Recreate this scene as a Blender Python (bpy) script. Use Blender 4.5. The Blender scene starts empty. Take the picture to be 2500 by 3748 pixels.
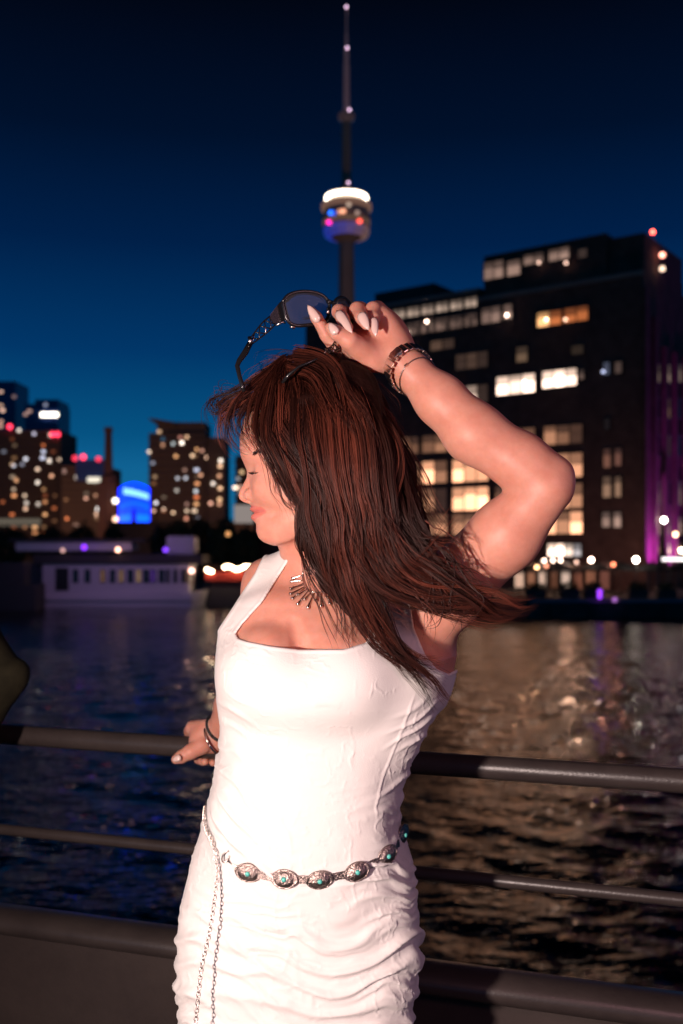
import bpy, bmesh, math, random, time
import numpy as np
from mathutils import Vector, Matrix
from mathutils.bvhtree import BVHTree

T0 = time.time()
rng = np.random.default_rng(7)
random.seed(7)
SC = bpy.context.scene
COL = SC.collection

# ------------------------------------------------------------------ camera
CZ = 5.90                 # eye height above the water
DECK = CZ - 1.48
F = 35.0 / 36.0 * 3748.0  # focal length in photo pixels
VH = 2000.0               # horizon row

def at(u, v, d):
    return np.array([(u - 1250.0) / F * d, d, CZ - (v - VH) / F * d])

cam_data = bpy.data.cameras.new('camera')
cam = bpy.data.objects.new('camera', cam_data)
COL.objects.link(cam)
cam.location = (0, 0, CZ)
cam.rotation_euler = (math.radians(90), 0, 0)
cam_data.sensor_fit = 'VERTICAL'
cam_data.sensor_height = 36.0
cam_data.lens = 35.0
cam_data.shift_y = (VH - 1874.0) / 3748.0
cam_data.clip_start = 0.05
cam_data.clip_end = 6000
cam_data.dof.use_dof = True
cam_data.dof.focus_distance = 1.39
cam_data.dof.aperture_fstop = 4.2
SC.camera = cam

# ------------------------------------------------------------------ render / view
SC.render.engine = 'CYCLES'
SC.cycles.use_denoising = True
SC.cycles.max_bounces = 8
SC.cycles.sample_clamp_indirect = 6.0
SC.cycles.caustics_reflective = False
SC.cycles.caustics_refractive = False
SC.view_settings.view_transform = 'Standard'
SC.view_settings.look = 'None'
SC.view_settings.exposure = 0.0
SC.view_settings.gamma = 1.0
SC.view_settings.use_curve_mapping = False
try:
    SC.cycles_curves.shape = 'THICK'
except Exception:
    pass

# ------------------------------------------------------------------ world: the last blue of dusk
world = bpy.data.worlds.new('World')
SC.world = world
world.use_nodes = True
nt = world.node_tree
nt.nodes.clear()
wo = nt.nodes.new('ShaderNodeOutputWorld')
bg = nt.nodes.new('ShaderNodeBackground')
tc = nt.nodes.new('ShaderNodeTexCoord')
sx = nt.nodes.new('ShaderNodeSeparateXYZ')
rp = nt.nodes.new('ShaderNodeValToRGB')
nt.links.new(tc.outputs['Generated'], sx.inputs[0])
nt.links.new(sx.outputs['Z'], rp.inputs[0])
nt.links.new(rp.outputs[0], bg.inputs[0])
nt.links.new(bg.outputs[0], wo.inputs[0])
bg.inputs[1].default_value = 1.0
SKY = [(0.0, (.0110, .150, .310)), (.077, (.0052, .122, .290)), (.109, (.0018, .085, .222)), (.189, (.0004, .037, .138)),
       (.289, (.0002, .0140, .064)), (.381, (.0003, .0054, .0235)), (.481, (.0005, .0019, .0066)), (1.0, (.0003, .001, .004))]
el = rp.color_ramp.elements
while len(el) < len(SKY):
    el.new(0.5)
for e, (p, c) in zip(el, SKY):
    e.position = p
    e.color = (*c, 1)
rp.color_ramp.interpolation = 'EASE' if False else 'LINEAR'

# ------------------------------------------------------------------ lights near the camera
def look(o, target):
    d = Vector(target) - o.location
    o.rotation_euler = d.to_track_quat('-Z', 'Y').to_euler()

def lamp(name, kind, loc, target=None, power=10, color=(1, 1, 1), **kw):
    L = bpy.data.lights.new(name, kind)
    L.energy = power
    L.color = color
    for k, val in kw.items():
        setattr(L, k, val)
    o = bpy.data.objects.new(name, L)
    COL.objects.link(o)
    o.location = loc
    if target is not None:
        look(o, target)
    return o

# the hand-held lamp left of the photographer, and the dim deck lighting of the boat
lamp('photo_flash', 'SPOT', (-0.68, 0.0, CZ - 0.16), (0.0, 1.46, CZ - 0.30), power=170, color=(1.0, .775, .705),
     spot_size=math.radians(88), spot_blend=1.0, shadow_soft_size=0.035)
lamp('deck_light', 'AREA', (1.15, -0.35, CZ + 0.60), (0.1, 1.5, CZ - 0.3), power=8.5, color=(1.0, .48, .56), shape='DISK', size=0.55)

# ------------------------------------------------------------------ materials
def mat(name, base=(.5, .5, .5), rough=.5, metal=0.0, spec=None, emit=None, estr=0.0, **kw):
    m = bpy.data.materials.new(name)
    m.use_nodes = True
    b = m.node_tree.nodes['Principled BSDF']
    b.inputs['Base Color'].default_value = (*base, 1)
    b.inputs['Roughness'].default_value = rough
    b.inputs['Metallic'].default_value = metal
    if spec is not None:
        b.inputs['Specular IOR Level'].default_value = spec
    if emit is not None:
        b.inputs['Emission Color'].default_value = (*emit, 1)
        b.inputs['Emission Strength'].default_value = estr
    for k, val in kw.items():
        b.inputs[k].default_value = val
    return m

def noise_color(m, scale, c1, c2, detail=4, rough=.6, lo=.35, hi=.65, coords='Object'):
    """Grain: mixes two colours of the thing itself by a noise."""
    t = m.node_tree
    b = t.nodes['Principled BSDF']
    co = t.nodes.new('ShaderNodeTexCoord')
    n = t.nodes.new('ShaderNodeTexNoise')
    n.inputs['Scale'].default_value = scale
    n.inputs['Detail'].default_value = detail
    n.inputs['Roughness'].default_value = rough
    r = t.nodes.new('ShaderNodeValToRGB')
    r.color_ramp.elements[0].position = lo
    r.color_ramp.elements[1].position = hi
    r.color_ramp.elements[0].color = (*c1, 1)
    r.color_ramp.elements[1].color = (*c2, 1)
    t.links.new(co.outputs[coords], n.inputs['Vector'])
    t.links.new(n.outputs['Fac'], r.inputs[0])
    t.links.new(r.outputs[0], b.inputs['Base Color'])
    return n

def chips(m, scale, color, lo=.735, hi=.75):
    """Small worn spots where the paint has come off."""
    t = m.node_tree; b = t.nodes['Principled BSDF']
    src = [l for l in t.links if l.to_socket == b.inputs['Base Color']][0].from_socket
    co = t.nodes.new('ShaderNodeTexCoord'); n = t.nodes.new('ShaderNodeTexNoise')
    n.inputs['Scale'].default_value = scale; n.inputs['Detail'].default_value = 6; n.inputs['Roughness'].default_value = .7
    r = t.nodes.new('ShaderNodeMapRange'); r.inputs['From Min'].default_value = lo; r.inputs['From Max'].default_value = hi
    x = t.nodes.new('ShaderNodeMix'); x.data_type = 'RGBA'; x.inputs[7].default_value = (*color, 1)
    t.links.new(co.outputs['Object'], n.inputs['Vector']); t.links.new(n.outputs['Fac'], r.inputs['Value'])
    t.links.new(r.outputs[0], x.inputs['Factor']); t.links.new(src, x.inputs[6]); t.links.new(x.outputs[2], b.inputs['Base Color'])

def bump(m, scale, strength, dist=.001, detail=3, coords='Object', kind='ShaderNodeTexNoise'):
    t = m.node_tree
    b = t.nodes['Principled BSDF']
    co = t.nodes.new('ShaderNodeTexCoord')
    n = t.nodes.new(kind)
    n.inputs['Scale'].default_value = scale
    if 'Detail' in n.inputs:
        n.inputs['Detail'].default_value = detail
    bp = t.nodes.new('ShaderNodeBump')
    bp.inputs['Strength'].default_value = strength
    bp.inputs['Distance'].default_value = dist
    t.links.new(co.outputs[coords], n.inputs['Vector'])
    t.links.new(n.outputs[0], bp.inputs['Height'])
    t.links.new(bp.outputs[0], b.inputs['Normal'])
    return n

_glow = {}
def glow(color, strength, far=True):
    key = (tuple(round(c, 2) for c in color), round(strength, 2), far)
    if key not in _glow:
        m = mat('lit_glass_and_glow', (.02, .02, .02), .3, emit=color, estr=strength)
        if far:
            m.cycles.emission_sampling = 'NONE'
        _glow[key] = m
    return _glow[key]

# ------------------------------------------------------------------ object helpers
def tag(o, label=None, cat=None, group=None, kind=None):
    if label: o['label'] = label
    if cat: o['category'] = cat
    if group: o['group'] = group
    if kind: o['kind'] = kind
    return o

def empty(name, loc=(0, 0, 0), label=None, cat=None, group=None, rotz=0.0):
    o = bpy.data.objects.new(name, None)
    o.empty_display_size = .1
    COL.objects.link(o)
    o.location = loc
    o.rotation_euler = (0, 0, rotz)
    return tag(o, label, cat, group)

def link(name, me, material=None, parent=None):
    o = bpy.data.objects.new(name, me)
    COL.objects.link(o)
    if material is not None and me is not None:
        me.materials.clear()
        me.materials.append(material)
    if parent is not None:
        o.parent = parent
        o.matrix_parent_inverse = WM(parent).inverted()
    return o

def WM(o):
    m = o.matrix_basis.copy()
    p = o
    while p.parent is not None:
        m = p.parent.matrix_basis @ p.matrix_parent_inverse @ m if False else (p.parent.matrix_basis @ (p.matrix_parent_inverse @ m))
        p = p.parent
    return m

def child(name, me, material, parent):
    """A part whose mesh is written in the parent's local space."""
    o = bpy.data.objects.new(name, me)
    COL.objects.link(o)
    if material is not None:
        if not me.materials:
            me.materials.append(material)
        elif me.materials[0] is not material:
            o.material_slots[0].link = 'OBJECT'
            o.material_slots[0].material = material
    o.parent = parent
    return o

def finish(bm, name, smooth=False):
    me = bpy.data.meshes.new(name)
    bmesh.ops.recalc_face_normals(bm, faces=bm.faces)
    bm.to_mesh(me)
    bm.free()
    if smooth:
        me.polygons.foreach_set('use_smooth', [True] * len(me.polygons))
    return me

def add_box(bm, lo, hi, M=None):
    vs = [bm.verts.new((x, y, z)) for x in (lo[0], hi[0]) for y in (lo[1], hi[1]) for z in (lo[2], hi[2])]
    for f in ((0, 1, 3, 2), (4, 6, 7, 5), (0, 4, 5, 1), (2, 3, 7, 6), (0, 2, 6, 4), (1, 5, 7, 3)):
        bm.faces.new([vs[i] for i in f])
    if M is not None:
        for q in vs:
            q.co = M @ q.co
    return vs

def box_me(lo, hi, name='box', bevel=0):
    bm = bmesh.new()
    add_box(bm, lo, hi)
    if bevel:
        bmesh.ops.bevel(bm, geom=bm.edges[:], offset=bevel, segments=2, affect='EDGES')
    return finish(bm, name)

def add_tube(bm, pts, rad, n=8, caps=True):
    """Tube along points; rad is one radius or one per point."""
    pts = [Vector(p) for p in pts]
    if not hasattr(rad, '__len__'):
        rad = [rad] * len(pts)
    t0 = (pts[1] - pts[0]).normalized()
    ref = Vector((0, 0, 1)) if abs(t0.z) < .9 else Vector((1, 0, 0))
    nrm = t0.cross(ref).normalized()
    rings = []
    for i, p in enumerate(pts):
        a = pts[max(i - 1, 0)]
        b = pts[min(i + 1, len(pts) - 1)]
        t = (b - a).normalized()
        nrm = (nrm - t * nrm.dot(t)).normalized()
        bn = t.cross(nrm)
        rings.append([bm.verts.new(p + (nrm * math.cos(2 * math.pi * k / n) + bn * math.sin(2 * math.pi * k / n)) * rad[i]) for k in range(n)])
    for r0, r1 in zip(rings, rings[1:]):
        for k in range(n):
            bm.faces.new((r0[k], r0[(k + 1) % n], r1[(k + 1) % n], r1[k]))
    if caps:
        bm.faces.new(rings[0][::-1])
        bm.faces.new(rings[-1])

def tube_me(pts, rad, n=8, name='tube', smooth=True):
    bm = bmesh.new()
    add_tube(bm, pts, rad, n)
    return finish(bm, name, smooth)

def add_lathe(bm, prof, n=24, M=None):
    """prof: list of (radius, z)."""
    rings = []
    for r, z in prof:
        ring = [bm.verts.new((r * math.cos(2 * math.pi * k / n), r * math.sin(2 * math.pi * k / n), z)) for k in range(n)]
        rings.append(ring)
    for r0, r1 in zip(rings, rings[1:]):
        for k in range(n):
            bm.faces.new((r0[k], r0[(k + 1) % n], r1[(k + 1) % n], r1[k]))
    bm.faces.new(rings[0][::-1])
    bm.faces.new(rings[-1])
    if M is not None:
        for r in rings:
            for q in r:
                q.co = M @ q.co

def lathe_me(prof, n=24, name='lathe', smooth=True):
    bm = bmesh.new()
    add_lathe(bm, prof, n)
    return finish(bm, name, smooth)

def mesh_np(name, V, faces, smooth=True):
    me = bpy.data.meshes.new(name)
    V = np.asarray(V, np.float32)
    Fq = np.asarray(faces, np.int32)
    k = Fq.shape[1]
    me.vertices.add(len(V))
    me.vertices.foreach_set('co', V.ravel())
    me.loops.add(Fq.size)
    me.loops.foreach_set('vertex_index', Fq.ravel())
    me.polygons.add(len(Fq))
    me.polygons.foreach_set('loop_start', np.arange(0, Fq.size, k, dtype=np.int32))
    me.update(calc_edges=True)
    me.polygons.foreach_set('use_smooth', np.full(len(Fq), smooth))
    me.validate()
    return me

# ------------------------------------------------------------------ noise
def _hash(i, j, k):
    h = (i * 374761393 + j * 668265263 + k * 2147483647) & 0xffffffff
    h = ((h ^ (h >> 13)) * 1274126177) & 0xffffffff
    return ((h ^ (h >> 16)) & 0xffff) / 32767.5 - 1.0

def vnoise(P):
    P = np.asarray(P, np.float64)
    I = np.floor(P).astype(np.int64)
    f = P - I
    w = f * f * f * (f * (f * 6 - 15) + 10)
    out = 0
    for a in (0, 1):
        wa = w[:, 0] if a else 1 - w[:, 0]
        for b in (0, 1):
            wb = w[:, 1] if b else 1 - w[:, 1]
            for c in (0, 1):
                wc = w[:, 2] if c else 1 - w[:, 2]
                out = out + wa * wb * wc * _hash(I[:, 0] + a, I[:, 1] + b, I[:, 2] + c)
    return out

# ------------------------------------------------------------------ implicit surfaces
def sstep(a, b, x):
    t = np.clip((x - a) / (b - a), 0, 1)
    return t * t * (3 - 2 * t)

def smin(a, b, k):
    h = np.clip(.5 + .5 * (b - a) / k, 0, 1)
    return b * (1 - h) + a * h - k * h * (1 - h)

def smax(a, b, k):
    return -smin(-a, -b, k)

def cone(a, b, ra, rb):
    a = np.asarray(a, float); b = np.asarray(b, float)
    ba = b - a
    L2 = float(ba @ ba)
    def f(P):
        t = np.clip((P - a) @ ba / L2, 0, 1)
        d = P - a - t[:, None] * ba
        return np.sqrt((d * d).sum(1)) - (ra + (rb - ra) * t)
    return f

def pcone(A, B):
    """Round cone between two (u, v, depth, radius in photo pixels)."""
    return cone(at(*A[:3]), at(*B[:3]), A[3] * A[2] / F, B[3] * B[2] / F)

def chain(*pts):
    return [pcone(a, b) for a, b in zip(pts, pts[1:])]

def ellipsoid(c, r, R=None):
    c = np.asarray(c, float); r = np.asarray(r, float)
    def f(P):
        q = P - c
        if R is not None:
            q = q @ R
        k0 = np.sqrt(((q / r) ** 2).sum(1)) + 1e-9
        k1 = np.sqrt(((q / (r * r)) ** 2).sum(1)) + 1e-9
        return k0 * (k0 - 1) / k1
    return f

class Field:
    """An ordered list of solids joined smoothly."""
    def __init__(self):
        self.ops = []
    def add(self, prim, k=.01):
        self.ops.append(('add', prim, k)); return self
    def adds(self, prims, k=.01):
        for p in prims: self.add(p, k)
        return self
    def sub(self, prim, k=.004):
        self.ops.append(('sub', prim, k)); return self
    def finger(self, prims, root, near=.006, far=.0012, reach=.03):
        """A finger: smooth at its root, separate from its neighbours further out."""
        root = np.asarray(root, float)
        def g(P):
            d = prims[0](P)
            for q in prims[1:]:
                d = smin(d, q(P), .004)
            return d
        def kf(P):
            r = np.sqrt(((P - root) ** 2).sum(1))
            return near + (far - near) * np.clip(r / reach, 0, 1)
        self.ops.append(('add', g, kf)); return self
    def post(self, fn):
        self.ops.append(('post', fn, 0)); return self
    def run(self, P, sel=None):
        D = np.full(len(P), 1.0)
        for op, prim, k in self.ops:
            if op == 'post':
                D = prim(P, D); continue
            d = prim(P)
            kk = k(P) if callable(k) else k
            D = smin(D, d, kk) if op == 'add' else smax(D, -d, kk)
        return D
    def mesh(self, lo, hi, h, B=12):
        lo = np.asarray(lo, float); hi = np.asarray(hi, float)
        nb = np.ceil((hi - lo) / (h * B)).astype(int)
        gi = np.stack(np.meshgrid(*[np.arange(n) for n in nb], indexing='ij'), -1).reshape(-1, 3)
        cen = lo + (gi + .5) * h * B
        half = h * B * .5 * math.sqrt(3)
        Dc = self.run(cen)
        act = np.abs(Dc) < half * 2.0 + .02
        gi, cen = gi[act], cen[act]
        n = B + 1
        loc = np.stack(np.meshgrid(np.arange(n), np.arange(n), np.arange(n), indexing='ij'), -1).reshape(-1, 3)
        npb = len(loc)
        D = np.full((len(gi), npb), 1.0, np.float32)
        def pts(mask):
            g = (gi[mask][:, None, :] * B + loc[None]).reshape(-1, 3)
            return lo + g * h
        CH = 260
        for op, prim, k in self.ops:
            if op == 'post':
                idx = np.arange(len(gi))
            else:
                idx = np.nonzero(prim(cen) < half * 1.5 + .035 + (0 if callable(k) else 1.3 * k))[0]
            for s in range(0, len(idx), CH):
                ii = idx[s:s + CH]
                P = pts(ii)
                cur = D[ii].reshape(-1).astype(np.float64)
                if op == 'post':
                    r = prim(P, cur)
                else:
                    d = prim(P)
                    kk = k(P) if callable(k) else k
                    r = smin(cur, d, kk) if op == 'add' else smax(cur, -d, kk)
                D[ii] = r.reshape(len(ii), npb)
        return surface_nets(D.reshape(-1, n, n, n), gi, B, lo, h)

def surface_nets(D, gi, B, lo, h):
    S = D < 0
    c000 = [S[:, a:B + a, b:B + b, c:B + c] for a in (0, 1) for b in (0, 1) for c in (0, 1)]
    cnt = sum(x.astype(np.int8) for x in c000)
    bi, i, j, k = np.nonzero((cnt > 0) & (cnt < 8))
    G = gi[bi] * B + np.stack([i, j, k], 1)
    dv = np.stack([D[bi, i + a, j + b, k + c] for a in (0, 1) for b in (0, 1) for c in (0, 1)], 1).astype(np.float64)
    corners = np.array([(a, b, c) for a in (0, 1) for b in (0, 1) for c in (0, 1)], float)
    acc = np.zeros((len(G), 3)); num = np.zeros(len(G))
    for a in range(8):
        for b in range(a + 1, 8):
            if np.abs(corners[a] - corners[b]).sum() != 1:
                continue
            m = (dv[:, a] < 0) != (dv[:, b] < 0)
            t = dv[m, a] / (dv[m, a] - dv[m, b])
            acc[m] += corners[a] + t[:, None] * (corners[b] - corners[a])
            num[m] += 1
    V = lo + (G + acc / num[:, None]) * h
    key = lambda g: ((g[:, 0] + 8) * 8192 + (g[:, 1] + 8)) * 8192 + (g[:, 2] + 8)
    K = key(G)
    order = np.argsort(K)
    Ks = K[order]
    quads = []
    n = B + 1
    for ax in range(3):
        sl0 = [slice(None)] * 4; sl1 = [slice(None)] * 4
        sl0[ax + 1] = slice(0, B); sl1[ax + 1] = slice(1, n)
        A, Bq = S[tuple(sl0)], S[tuple(sl1)]
        bi, i, j, k = np.nonzero(A != Bq)
        E = gi[bi] * B + np.stack([i, j, k], 1)
        flip = A[bi, i, j, k]
        ek = key(E)
        ek, first = np.unique(ek, return_index=True)
        E, flip = E[first], flip[first]
        o1, o2 = np.zeros(3, int), np.zeros(3, int)
        o1[(ax + 1) % 3] = 1; o2[(ax + 2) % 3] = 1
        cells = [E - o1 - o2, E - o2, E, E - o1]
        idx = []
        ok = np.ones(len(E), bool)
        for c in cells:
            q = key(c)
            p = np.clip(np.searchsorted(Ks, q), 0, len(Ks) - 1)
            ok &= Ks[p] == q
            idx.append(order[p])
        Q = np.stack(idx, 1)
        Q[~flip] = Q[~flip][:, ::-1]
        quads.append(Q[ok])
    return V, np.concatenate(quads)

def fill_holes(me, sides=60):
    bm = bmesh.new(); bm.from_mesh(me)
    be = [e for e in bm.edges if len(e.link_faces) == 1]
    r = bmesh.ops.holes_fill(bm, edges=be, sides=sides)
    bmesh.ops.triangulate(bm, faces=r['faces'])
    bmesh.ops.recalc_face_normals(bm, faces=bm.faces)
    for f in bm.faces: f.smooth = True
    bm.to_mesh(me); bm.free()
    print('holes', len(be))

def vnormals(V, Q):
    a, b, c, d = (V[Q[:, i]] for i in range(4))
    N = np.cross(c - a, d - b)
    out = np.zeros_like(V)
    for i in range(4):
        np.add.at(out, Q[:, i], N)
    return out / (np.linalg.norm(out, axis=1)[:, None] + 1e-12)

def relax(V, Q, it=1, w=.5, mask=None):
    e = np.concatenate([Q[:, [0, 1]], Q[:, [1, 2]], Q[:, [2, 3]], Q[:, [3, 0]]])
    e = np.concatenate([e, e[:, ::-1]])
    n = np.bincount(e[:, 0], minlength=len(V))[:, None]
    for _ in range(it):
        s = np.stack([np.bincount(e[:, 0], weights=V[e[:, 1], i], minlength=len(V)) for i in range(3)], 1)
        T = s / np.maximum(n, 1)
        ww = w if mask is None else w * mask[:, None]
        V = V + (T - V) * ww
    return V
# =====================================================================================================
#  WATER, OUR BOAT'S RAIL
# =====================================================================================================
def build_water():
    ny, nx = 620, 600
    y = 3.0 * (190 / 3.0) ** np.linspace(0, 1, ny)
    a = np.linspace(-1.05, 1.05, nx)
    Y, A = np.meshgrid(y, a, indexing='ij')
    X = A * (Y + 6)
    P = np.stack([X.ravel(), Y.ravel(), np.zeros(X.size)], 1)
    step = np.maximum(.0085 * P[:, 1], .0040 * P[:, 1])
    z = np.zeros(len(P))
    r2 = np.random.default_rng(3)
    wx = vnoise(P * .11) * 2.2; wy = vnoise(P * .13 + 40) * 2.2
    for i in range(26):
        lam = 3.0 * .87 ** i + .13
        th = math.radians(68 + r2.normal(0, 26))
        k = 2 * math.pi / lam
        amp = .0100 * lam * r2.uniform(.5, 1.1)
        fade = np.clip((lam - 2.2 * step) / (2.5 * step), 0, 1)
        ph = k * ((P[:, 0] + wx * lam * .3) * math.cos(th) + (P[:, 1] + wy * lam * .3) * math.sin(th)) + r2.uniform(0, 6.28)
        s = np.sin(ph)
        z += amp * fade * (s + .25 * np.cos(2 * ph)) * (.55 + .9 * vnoise(P * (.35 / lam) + i * 7))
    P[:, 2] = z
    idx = np.arange(ny * nx).reshape(ny, nx)
    Q = np.stack([idx[:-1, :-1], idx[:-1, 1:], idx[1:, 1:], idx[1:, :-1]], -1).reshape(-1, 4)
    me = mesh_np('water', P, Q)
    m = mat('harbour_water', (.0030, .0036, .0045), .03, spec=.5, IOR=1.33)
    t = m.node_tree; b = t.nodes['Principled BSDF']
    co = t.nodes.new('ShaderNodeTexCoord'); mp = t.nodes.new('ShaderNodeMapping')
    mp.inputs['Scale'].default_value = (.8, 1.25, 1)
    n1 = t.nodes.new('ShaderNodeTexNoise'); n1.inputs['Scale'].default_value = 3.0; n1.inputs['Detail'].default_value = 3; n1.inputs['Roughness'].default_value = .5
    bp = t.nodes.new('ShaderNodeBump'); bp.inputs['Strength'].default_value = .75; bp.inputs['Distance'].default_value = .10
    t.links.new(co.outputs['Object'], mp.inputs[0]); t.links.new(mp.outputs[0], n1.inputs['Vector'])
    t.links.new(n1.outputs['Fac'], bp.inputs['Height']); t.links.new(bp.outputs[0], b.inputs['Normal'])
    o = link('water', me, m)
    tag(o, kind='structure')
    # the wider bay, a little lower, out to the horizon
    bm = bmesh.new()
    vs = [bm.verts.new(p) for p in ((-3000, -800, -.5), (3000, -800, -.5), (3000, 3500, -.5), (-3000, 3500, -.5))]
    bm.faces.new(vs)
    tag(link('bay_water', finish(bm, 'bay_water'), m), kind='structure')
build_water()

# ---- rail of the boat we stand on
RA = math.radians(18)
RY = 1.83                       # the rail behind her, on the camera's axis
rail_dir = np.array([math.cos(RA), -math.sin(RA), 0])
def rail_pt(s, z):
    return np.array([0, RY, 0]) + rail_dir * s + np.array([0, 0, z])
paint = mat('grey_marine_paint', (.060, .052, .050), .36, spec=.5)
noise_color(paint, 9, (.036, .028, .027), (.052, .041, .038), 6, .7)
chips(paint, 46, (.16, .12, .11))
bump(paint, 260, .35, .0012, 3)
plate = mat('bulwark_paint', (.062, .050, .046), .55, spec=.3)
noise_color(plate, 5, (.038, .028, .026), (.054, .040, .036), 6, .7)
chips(plate, 30, (.17, .13, .12))
bump(plate, 150, .3, .001, 3)
floor_m = mat('deck_paint', (.055, .052, .050), .7)
noise_color(floor_m, 12, (.04, .038, .036), (.065, .06, .058))
railing = empty('ship_railing', (0, RY, DECK), 'dark grey painted ship railing with two round bars over a solid bulwark', 'railing')
zt, zm, zc = [CZ - (v - VH) / F * RY for v in (2772, 3164, 3532)]
def bar(name, z, r, m, s0=-4.2, s1=3.2):
    pts = [rail_pt(s, z) for s in np.linspace(s0, s1, 60)]
    link(name, tube_me(pts, r, 20, name), m, railing)
bar('top_rail', zt, .0205, paint)
bar('middle_rail', zm, .0113, paint)
def prism_along(profile, s0, s1, name, m, parent, smooth=False):
    """profile in (offset across the rail, z), swept along the rail."""
    nrm = np.array([rail_dir[1], -rail_dir[0], 0])           # towards the deck
    bm = bmesh.new()
    rings = []
    for s in (s0, s1):
        rings.append([bm.verts.new(rail_pt(s, 0) + nrm * a + np.array([0, 0, z])) for a, z in profile])
    n = len(profile)
    for k in range(n):
        bm.faces.new((rings[0][k], rings[0][(k + 1) % n], rings[1][(k + 1) % n], rings[1][k]))
    bm.faces.new(rings[0][::-1]); bm.faces.new(rings[1])
    me = finish(bm, name, smooth)
    return link(name, me, m, parent)
cap_prof = [(.043 * math.cos(a), zc + .0275 * math.sin(a)) for a in np.linspace(0, 2 * math.pi, 24, endpoint=False)]
prism_along(cap_prof, -4.2, 3.2, 'cap_rail', paint, railing, True)
prism_along([(-.006, DECK - .02), (.006, DECK - .02), (.006, zc - .015), (-.006, zc - .015)], -4.2, 3.2, 'bulwark', plate, railing)
for s in (-2.35, -.10, 2.15):
    p0, p1 = rail_pt(s, zc + .02), rail_pt(s, zt - .012)
    link('rail_post', tube_me([p0, p1], .013, 14, 'rail_post'), paint, railing)
for s in (-2.35, -.10, 2.15):
    bm = bmesh.new()
    nrm = np.array([rail_dir[1], -rail_dir[0], 0])
    a = rail_pt(s - .005, 0); b = rail_pt(s + .005, 0)
    vs = [bm.verts.new(q) for q in (a + nrm * .007 + [0, 0, DECK], a + nrm * .09 + [0, 0, DECK], a + nrm * .035 + [0, 0, zc - .02], a + nrm * .007 + [0, 0, zc - .02],
                                    b + nrm * .007 + [0, 0, DECK], b + nrm * .09 + [0, 0, DECK], b + nrm * .035 + [0, 0, zc - .02], b + nrm * .007 + [0, 0, zc - .02])]
    for f in ((0, 1, 2, 3), (7, 6, 5, 4), (0, 4, 5, 1), (1, 5, 6, 2), (2, 6, 7, 3), (3, 7, 4, 0)):
        bm.faces.new([vs[i] for i in f])
    link('bracket', finish(bm, 'bracket'), plate, railing)
dk = prism_along([(-.02, DECK - .06), (5, DECK - .06), (5, DECK), (-.02, DECK)], -6, 5, 'deck', floor_m, None)
tag(dk, kind='structure')
hl = prism_along([(-.012, -1.0), (5, -1.0), (5, DECK - .062), (-.012, DECK - .062)], -6, 5, 'hull_side', plate, None)
tag(hl, kind='structure')

# =====================================================================================================
#  FAR SHORE
# =====================================================================================================
asphalt = mat('quay_paving', (.07, .065, .06), .8)
noise_color(asphalt, 1.5, (.05, .047, .045), (.09, .085, .08))
concrete = mat('concrete', (.24, .22, .20), .8)
noise_color(concrete, .12, (.19, .175, .16), (.28, .26, .235))
dark_wall = mat('quay_wall_concrete', (.05, .048, .046), .8)
noise_color(dark_wall, .8, (.035, .033, .032), (.065, .062, .06))
brick_m = mat('brown_brick', (.115, .060, .045), .85)
noise_color(brick_m, .9, (.085, .042, .032), (.14, .075, .056))
bronze = mat('dark_frame', (.03, .026, .024), .5)
roof_m = mat('roof_dark', (.05, .048, .046), .8)
black_m = mat('black_metal', (.02, .02, .02), .5)
dim_glass = mat('dim_glass', (.015, .017, .02), .12, spec=.6)
white_m = mat('white_paint', (.62, .60, .62), .5)
green_m = mat('leaf', (.035, .055, .022), .8)
bark_m = mat('bark', (.05, .038, .03), .9)
red_m = mat('red_canvas', (.42, .035, .02), .7)

bm = bmesh.new()
add_box(bm, (-420, 104, -2.0), (16.0, 1300, 1.0))
tag(link('shore_ground', finish(bm, 'shore_ground'), asphalt), kind='structure')
# the quay in front of the large building (a little nearer than the rest)
QD = 82.0
bm = bmesh.new()
add_box(bm, (4.0, QD + .5, -2.0), (260, 1300, 1.55))
tag(link('quay', finish(bm, 'quay'), asphalt), kind='structure')
qw = empty('quay_wall', (20, QD, 0), 'dark concrete quay wall with a pale timber fender rail along the water', 'quay wall')
link('wall_face', box_me((4.0, QD, -2), (120, QD + .48, 1.62)), dark_wall, qw)
fender = mat('fender_rail', (.34, .24, .34), .6)
link('fender_rail', box_me((15.5, QD - .16, 1.33), (120, QD - .003, 1.52)), fender, qw)
for k in range(9):
    x = 17.2 + k * 3.1
    link('fender_post', box_me((x, QD - .42, -1.5), (x + .55, QD - .165, 1.28), bevel=.06), dark_wall, qw)

# ---- the large brick building
D3 = np.array([-.805, .593, 0]); E3 = np.array([.593, .805, 0]); N3 = np.array([-.593, -.805, 0])
C0 = np.array([(2350 - 1250) / F * 95, 95.0, 0])
def fs(u):
    r = (u - 1250) / F
    s = (C0[0] - r * C0[1]) / (r * D3[1] - D3[0])
    return s, C0[1] + D3[1] * s
def fz(u, v):
    return CZ - (v - VH) / F * fs(u)[1]
def block(bm, s0, s1, t0, t1, z0, z1):
    P = [C0 + D3 * s + E3 * t + np.array([0, 0, z]) for s in (s0, s1) for t in (t0, t1) for z in (z0, z1)]
    vs = [bm.verts.new(p) for p in P]
    for f in ((0, 1, 3, 2), (4, 6, 7, 5), (0, 4, 5, 1), (2, 3, 7, 6), (0, 2, 6, 4), (1, 5, 7, 3)):
        bm.faces.new([vs[i] for i in f])
bld = empty('brick_building', tuple(C0 + [0, 0, 1.55]), 'large dark brown waterfront building with rows of lit office windows and terraces', 'building')
S1, S2 = fs(1755)[0], fs(1118)[0]
Zlow = fz(1755, 1052); Zhigh = fz(2230, 847)
Zbase = 1.55
bm = bmesh.new(); block(bm, 0, S1, 0, 26, Zbase, Zhigh - 4.2); link('wall', finish(bm, 'wall'), brick_m, bld)
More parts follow.
